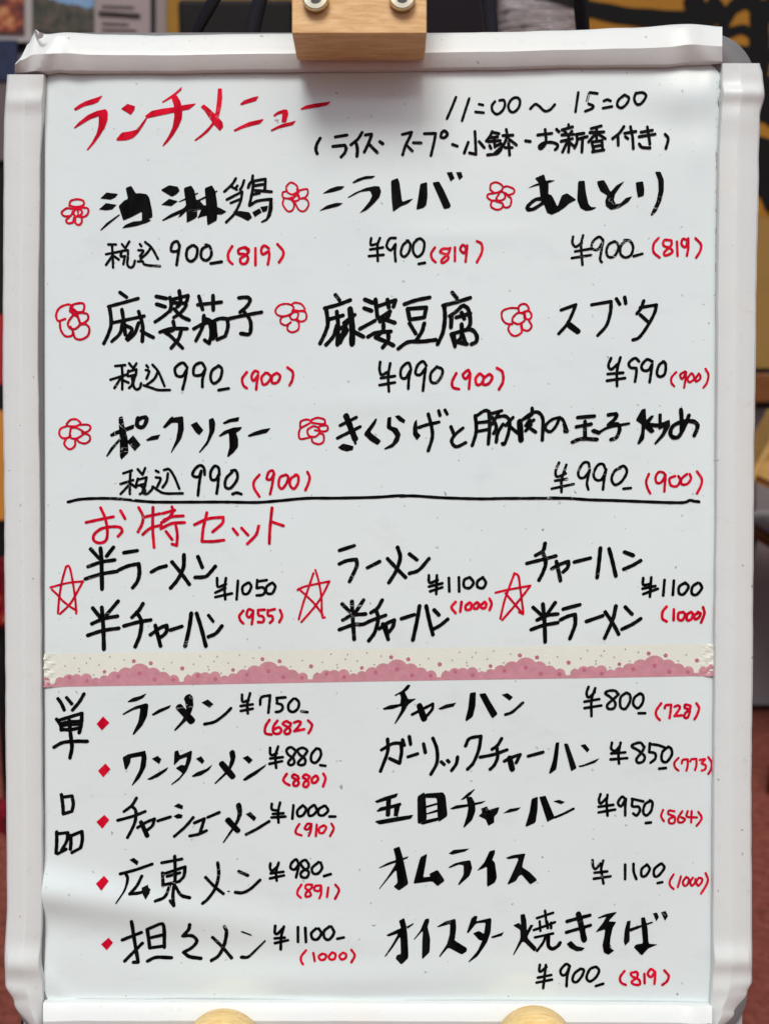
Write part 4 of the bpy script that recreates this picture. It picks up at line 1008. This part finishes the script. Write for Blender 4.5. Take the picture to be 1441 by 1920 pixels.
420 240 390 290 390 340 435 350; 480 245 450 290 450 335 485 345 510 320 490 295 455 310; 575 265 545 250 520 270 550 290 575 310 570 340 540 345 535 320 575 285 580 265; 605 260 635 250 655 260 630 300 605 325 / 680 310; 710 245 738 275 730 310 712 340
# small_price_lettering R
550 645 525 685 535 710 570 730; 635 665 605 650 590 670 625 690 640 715 625 735 600 730 605 705 640 680; 715 660 690 650 670 670 700 690 715 720 695 745 675 735 680 710 710 685 720 665; 765 660 740 680 740 710 765 710 785 685 775 660; 825 645 840 680 822 740
# dish_lettering K
@690 1270
P:195 135 255 100 295 55 318 58 300 90 275 110 300 165 362 160 300 205 270 260 205 350 195 348 245 250 250 215 180 240 115 245 108 235 160 210 240 200 245 150 235 125 205 142
46:385 215 418 310; 22:330 280 410 238 485 200 / 480 240 440 290
P:525 235 580 205 660 190 640 220 540 245
P:762 118 808 110 805 210 785 295 735 332 728 320 750 230
P:830 125 880 118 920 190 972 275 930 310 890 240
P:1000 130 1045 118 1085 148 1060 175
22:1028 280 1080 260 1160 190
# dish_lettering K
w26
100 545 180 500 245 495 / 250 560 235 645 / 160 610; 145 465 145 560 92 705; 258 470 270 512; 308 445 318 505; 298 598 370 575; 415 500 428 565; 485 458 515 540 515 640 470 728; 548 635 570 655; 595 625 605 635; 670 598 660 650 625 700; 730 515 760 460 845 442 / 830 540 790 640 745 690; 1000 460 970 510 930 540; 840 600 940 580 1040 545; 965 530 970 600 945 660 915 690; 1020 630 1080 600 1140 580 / 1110 640
40:1060 605 1080 690
1200 592 1310 562
P:1405 490 1432 485 1425 580 1410 690 1362 725 1355 715 1385 620
@980 1270
P:305 498 335 495 370 590 402 680 360 705 335 610
P:430 508 465 500 498 540 480 562
P:415 662 450 655 575 603 540 640 440 672 418 672
# price_lettering K
w21
490 70 475 115 490 150 535 110; 540 80 512 170 512 290; 460 182 570 162; 460 230 585 210; 710 125 690 100 640 100 615 120 650 145 690 190 680 230 640 235 630 205 690 150 715 125; 770 115 730 150 730 220 765 235 800 180 800 130 775 115; 875 120 835 150 825 200 860 230 895 190 900 140 880 120; 865 268 915 268
# price_lettering K
665 490 660 535 690 550 720 520; 730 490 715 570 718 645; 660 570 765 562; 655 615 780 605; 905 520 880 490 830 500 815 520 860 545 910 590 900 630 860 640 850 610 890 560 910 520; 950 495 945 560; 950 500 1010 508 1060 525; 945 560 990 570 990 610 955 640; 1090 520 1045 560 1040 620 1075 635 1115 580 1110 535 1090 520; 1020 685 1070 680
# small_price_lettering R
w20
1035 195 998 250 1000 290 1025 320; 1062 230 1070 210 1110 205 / 1105 260 1098 305; 1135 220 1165 210 1175 230 1150 270 1135 290 / 1190 285; 1250 210 1215 205 1215 230 1250 245 1235 300 1210 300 1215 270 1250 240 1255 215; 1300 195 1320 230 1305 280 1285 315
# small_price_lettering R
w18
1165 605 1135 640 1140 675 1165 700; 1190 645 1198 620 1235 615 / 1235 660 1225 700; 1255 630 1262 615 1300 612 / 1300 660 1290 695; 1325 620 1365 615 1340 645 1370 660 1365 690 1340 700; 1390 600 1415 640 1410 690 1390 725

# side_heading K
w25
@90 1470
100 80 110 150 115 220; 105 100 180 90 / 190 150 180 205 / 115 225; 65 360 65 440 60 520; 70 375 150 365 / 140 430 100 500; 72 525 135 490; 170 385 172 440 168 490; 170 390 255 355 / 258 420 245 480 / 180 515
# bullet_mark R
P:363 285 424 231 461 268 408 335
# bullet_mark R
P:365 742 424 685 460 724 408 792
# dish_lettering K
w24
665 105 630 160 572 205; 525 272 640 240 730 205; 630 165 660 200 655 280 625 350 598 400; 675 325 740 285 800 260 / 785 310 745 345; 34:700 285 745 385; 825 275 920 245
P:945 165 980 143 1015 160 1010 188 980 180
P:942 240 980 220 1012 230 1005 255 970 258
1090 250 1030 320 950 390; 1100 290 1175 258 / 1140 370; 1065 388 1130 375 1190 348; 1200 248 1285 212
@380 1480
44:192 232 262 308; 40-12:270 118 277 190 242 270 157 395
P:322 185 358 168 402 212 385 240
22:325 338 400 300 498 240
# price_lettering K
w21
518 110 518 150 560 160; 580 100 565 170 568 250; 525 185 605 180; 515 212 620 205; 680 120 672 220; 745 125 710 160 715 200 750 195 775 150 750 120; 830 120 795 150 795 195 825 195 855 160 840 120; 910 125 870 150 870 190 905 195 940 160 920 125; 950 205 995 205
# price_lettering K
508 555 505 590 520 610 560 580; 570 550 550 620 555 685; 510 630 605 618; 505 668 610 645; 720 560 700 525 665 555 660 590 690 600 725 555 / 710 620 700 660; 795 560 770 530 735 550 755 590 795 620 780 660 740 655 740 620 790 590 795 565; 870 545 820 590 830 630 865 630 895 590 885 550; 910 650 960 635
# small_price_lettering R
w19
725 260 700 300 700 330 740 345; 815 260 785 260 765 295 790 300 815 265 / 810 310 795 348; 855 265 848 350; 910 270 875 290 875 325 905 325 925 285 905 270; 965 258 982 295 955 350
# small_price_lettering R
740 715 712 760 712 790 735 812; 820 715 780 715 770 740 800 765 810 795 775 805 775 775 815 740 820 715; 885 720 845 725 838 755 875 760 888 725 / 888 780 875 815; 942 735 932 805; 995 715 1022 755 992 820
# dish_lettering K
w24
@90 1470
P:612 568 645 552 682 580 670 610
545 672 660 642 782 600; 26-10:585 670 600 710 580 790 520 882; 705 690 670 760 620 815 / 690 810 760 790
P:705 775 752 752 768 810 738 860 715 820
855 590 1005 562; 952 540 955 700 940 820 948 905 / 920 870; 860 665 865 760; 865 675 1030 620 / 1020 690 985 730; 895 692 990 665; 870 755 985 730; 915 760 880 840 810 870; 960 770 1000 830 1065 850
@380 1480
113 550 120 640 95 740 40 820 0 852; 22 660 90 730 155 782; 10:190 765 200 765; 270 615 338 645; 245 772 300 775 360 745 430 680
# dish_lettering K
@690 1470
P:48 130 120 98 225 68 212 100 150 120 65 145
P:60 205 90 175 165 160 245 138 250 160 195 180 75 210
P:135 110 172 105 165 235 150 248 130 240
P:195 175 240 160 222 245 190 240
P:50 285 65 275 200 250 340 230 320 262 200 285 85 305
P:368 95 418 62 430 80 440 270 380 300 370 290
P:425 72 560 62 580 90 595 240 530 285 520 250 515 105 430 105
P:430 165 520 140 520 155 435 180
P:430 222 520 190 525 208 430 232
P:390 298 440 268 525 250 525 275 410 305
P:690 122 745 70 795 38 800 42 765 85 720 115
P:612 185 660 160 740 152 885 125 850 148 740 172 630 192
P:735 100 775 95 800 140 805 200 780 270 720 328 712 325 740 240 750 180
P:828 240 855 215 845 185 890 168 905 195 985 172 970 220 945 245 945 290 900 315 880 265 835 245
P:1010 222 1060 188 1145 175 1120 200 1060 215
P:1225 112 1272 95 1270 190 1255 290 1185 322 1178 315 1210 210
P:1282 98 1330 88 1360 160 1400 255 1342 285
@980 1470
P:225 130 270 118 315 135 285 152
18:240 250 300 225 378 185
# dish_lettering K
@690 1470
P:188 485 235 468 260 550 300 740 295 755 230 800 190 770 220 740 210 640 85 788 80 785 150 690 205 600 205 550
P:78 628 150 588 305 540 290 560 160 605 85 632
P:390 550 442 522 430 600 412 700 465 695 458 675 520 643 575 725 520 768 480 730 345 748 340 740
P:602 522 640 495 760 485 725 508 630 530
P:600 625 650 595 710 580 765 572 780 630 760 690 680 760 672 755 715 680 715 610 680 605 610 632
P:815 652 870 590 910 505 950 495 950 520 930 570 950 590 965 700 950 740 890 775 890 620 850 640
P:1032 555 1080 535 1180 520 1160 590 1155 625 1210 660 1268 720 1215 755 1150 680 1130 690 1105 730 1040 758 1090 650 1125 570 1120 555 1050 565
# price_lettering K
@980 1470
w21
580 75 568 120 580 145 625 105; 632 80 625 140 632 235; 565 170 675 155; 565 212 690 190; 765 110 740 95 710 140 735 165 770 110 / 765 170 765 235; 815 110 900 130; 820 115 818 165 865 170 875 200 850 235 825 220; 960 125 915 150 900 210 925 235 960 200 970 140 950 122; 920 292 958 288
# price_lettering K
520 570 525 620 545 635 580 595; 600 575 585 640 602 745; 535 665 630 655; 530 710 655 692; 765 605 765 715; 828 600 830 660 850 715; 930 605 890 640 890 690 920 690 950 640 930 605; 1030 600 985 640 985 690 1015 690 1060 630 1040 598; 1010 745 1045 738
# small_price_lettering R
w18
1050 195 1035 240 1055 278; 1135 205 1095 200 1090 225 1135 245 1135 290 1100 295 1095 265 1130 245; 1195 205 1165 250 1165 285 1195 288 1215 265 1185 250; 1235 205 1230 245 1305 252; 1265 205 1262 290; 1315 210 1340 250 1330 280 1302 315
# small_price_lettering R
1130 680 1102 730 1105 765 1130 790; 1185 695 1162 775; 1225 700 1200 735 1210 765 1235 755 1245 715 1225 700; 1275 705 1255 735 1265 765 1290 745 1295 715; 1320 705 1300 735 1315 765 1340 740 1345 715 1325 705; 1370 670 1388 720 1370 770 1335 825

# bullet_mark R
@180 1700
P:35 288 92 238 125 275 78 332
# dish_lettering K
w26
270 105 285 250 315 420 / 280 420; 195 255 340 195; 345 280 280 345 215 410; 385 170 400 310; 385 170 480 125 / 510 140 510 310; 415 235 495 215; 400 315 510 300; 385 412 450 385 565 388
705 130 695 170 650 222 / 720 220 755 260 720 310 655 348 / 700 380 785 393
965 145 980 190 960 290 920 370 865 408; 875 232 940 300 1015 388; 9:1092 185 1165 212; 6:1100 182 1160 206; 26-14:1090 382 1140 380 1200 325 1268 255
# price_lettering K
@400 1700
w22
465 140 462 190 480 200 520 160; 530 145 510 220 505 320; 460 235 535 228; 462 272 560 248; 635 150 635 260; 690 155 695 262; 770 160 735 195 745 235 780 240 810 195 790 160; 870 145 830 180 835 230 870 240 905 190 885 145; 930 235 978 225
# small_price_lettering R
w19
695 325 660 370 658 405 672 428; 750 345 760 405; 815 350 790 370 805 395 835 390 845 360 818 348; 890 340 865 370 880 392 910 385 915 350 890 338; 970 340 945 365 960 390 990 380 995 350 970 340; 1035 318 1060 360 1035 410
# dish_lettering K
@690 1690
P:230 145 270 125 285 180 295 260 302 420 248 470 205 425 215 400 245 390 240 260 180 350 130 412 122 408 180 320 225 240 150 262 135 250 220 210 245 200
P:285 190 340 163 338 175 295 205
P:340 285 390 220 425 135 455 128 458 150 445 190 465 280 460 380 402 435 405 300 410 220 345 288
P:515 190 580 150 655 130 660 200 650 280 645 290 740 350 738 375 700 398 600 345 535 418 530 410 590 320 610 250 615 170 525 195
P:738 235 775 125 800 108 820 112 810 150 925 122 918 230 890 310 820 410 755 455 750 450 820 370 855 295 830 290 785 240 830 222 868 245 880 160 810 165 750 240
P:920 265 1018 230 1000 260 930 278
P:1085 180 1130 160 1145 178 1140 100 1172 92 1185 140 1190 220 1215 175 1240 175 1190 270 1265 350 1245 378 1160 295 1090 405 1085 398 1140 280 1140 215
w20
1265 125 1385 85; 1325 70 1335 160; 1240 215 1310 190 1400 155; 1285 150 1290 220; 1340 150 1345 200; 1370 160 1370 200; 1250 270 1385 240; 1330 255 1310 310 1265 370
28:1350 250 1350 330 1380 355 1420 335 1438 310
@980 1690
28:330 150 420 125 500 105; 26:325 232 420 205 505 180; 42:415 95 440 200 458 290
P:325 318 360 295 400 335 465 350 440 372 400 375 350 350
P:560 122 620 95 708 78 640 150 700 155 672 200 655 280 650 350 685 370 640 402 605 385 595 330 610 260 615 210 540 235 600 160 625 115 565 130
8-4:608 160 640 290 668 375
P:780 150 808 145 800 220 800 300 765 335 755 300 762 220
26-12:810 215 880 190 968 160
P:885 125 915 120 935 200 942 320 1012 325 940 355 890 410 830 345 850 325 900 318 890 200
P:975 92 1005 85 1020 120 1000 152
P:1035 85 1070 72 1088 112 1065 148
# price_lettering K
w21
125 475 120 510 130 525 175 490; 170 475 160 560 150 650; 110 570 210 550; 100 608 215 585; 345 480 320 470 280 515 290 550 320 545 350 485 / 330 560 325 635; 430 505 385 540 370 590 400 605 440 560 455 515 430 505; 545 490 500 510 475 570 500 600 545 570 570 520 550 492; 545 635 600 618
# small_price_lettering R
w20
760 525 728 570 735 610 770 628; 850 530 810 540 820 565 870 590 875 625 835 625 815 605 855 570 860 540; 910 545 912 615; 990 530 960 510 935 545 960 570 990 530 / 990 570 985 620; 1060 520 1092 560 1080 600 1045 628

'''
def read_writing(text):
    out = []; ox = oy = 0; s = 1441 / 360; wd = 20
    for ln in text.splitlines():
        ln = ln.strip()
        if not ln: continue
        if ln[0] == '#': f = ln[1:].split(None, 2); out.append((f[0], f[1], [])); continue
        if ln[0] == '@': f = ln[1:].split(); ox, oy = float(f[0]), float(f[1]); continue
        if ln[0] == 'w': wd = float(ln[1:]); continue
        for st in ln.split(';'):
            st = st.strip()
            if not st: continue
            w0 = w1 = wd; poly = False
            if ':' in st:
                h, st = st.split(':'); h = h.strip()
                if h == 'P': poly = True
                elif '-' in h: w0, w1 = map(float, h.split('-'))
                else: w0 = w1 = float(h)
            segs = [[]]
            tk = st.split(); i = 0
            while i < len(tk):
                if tk[i] == '/': segs.append([segs[-1][-1]]); i += 1; continue
                segs[-1].append((ox + float(tk[i]) / s, oy + float(tk[i + 1]) / s)); i += 2
            out[-1][2].append(('P', segs[0]) if poly else ('S', segs, w0 / s, w1 / s))
    return out
for name, colr, marks in read_writing(WRITING):
    ik = Ink(place)
    for mk in marks:
        if mk[0] == 'P': ik.poly(soften(mk[1])); continue
        pts = []
        for sg in mk[1]:
            q = cr([Vector(p) for p in sg])
            q = [q[a] + (q[a + 1] - q[a]) * (b / n) for a in range(len(q) - 1) for n in [max(1, int((q[a + 1] - q[a]).length / 7))] for b in range(n)] + [q[-1]]; pts += q if not pts else q[1:]
        wf = 1.03 if colr == 'K' else 1.0
        ik.stroke(pts, mk[2] * wf, mk[3] * wf, NIB if colr == 'K' and mk[2] > 5.6 else RND)
    mesh(name, ik.v, ik.f, M_BLACK if colr == 'K' else M_RED, ws_)
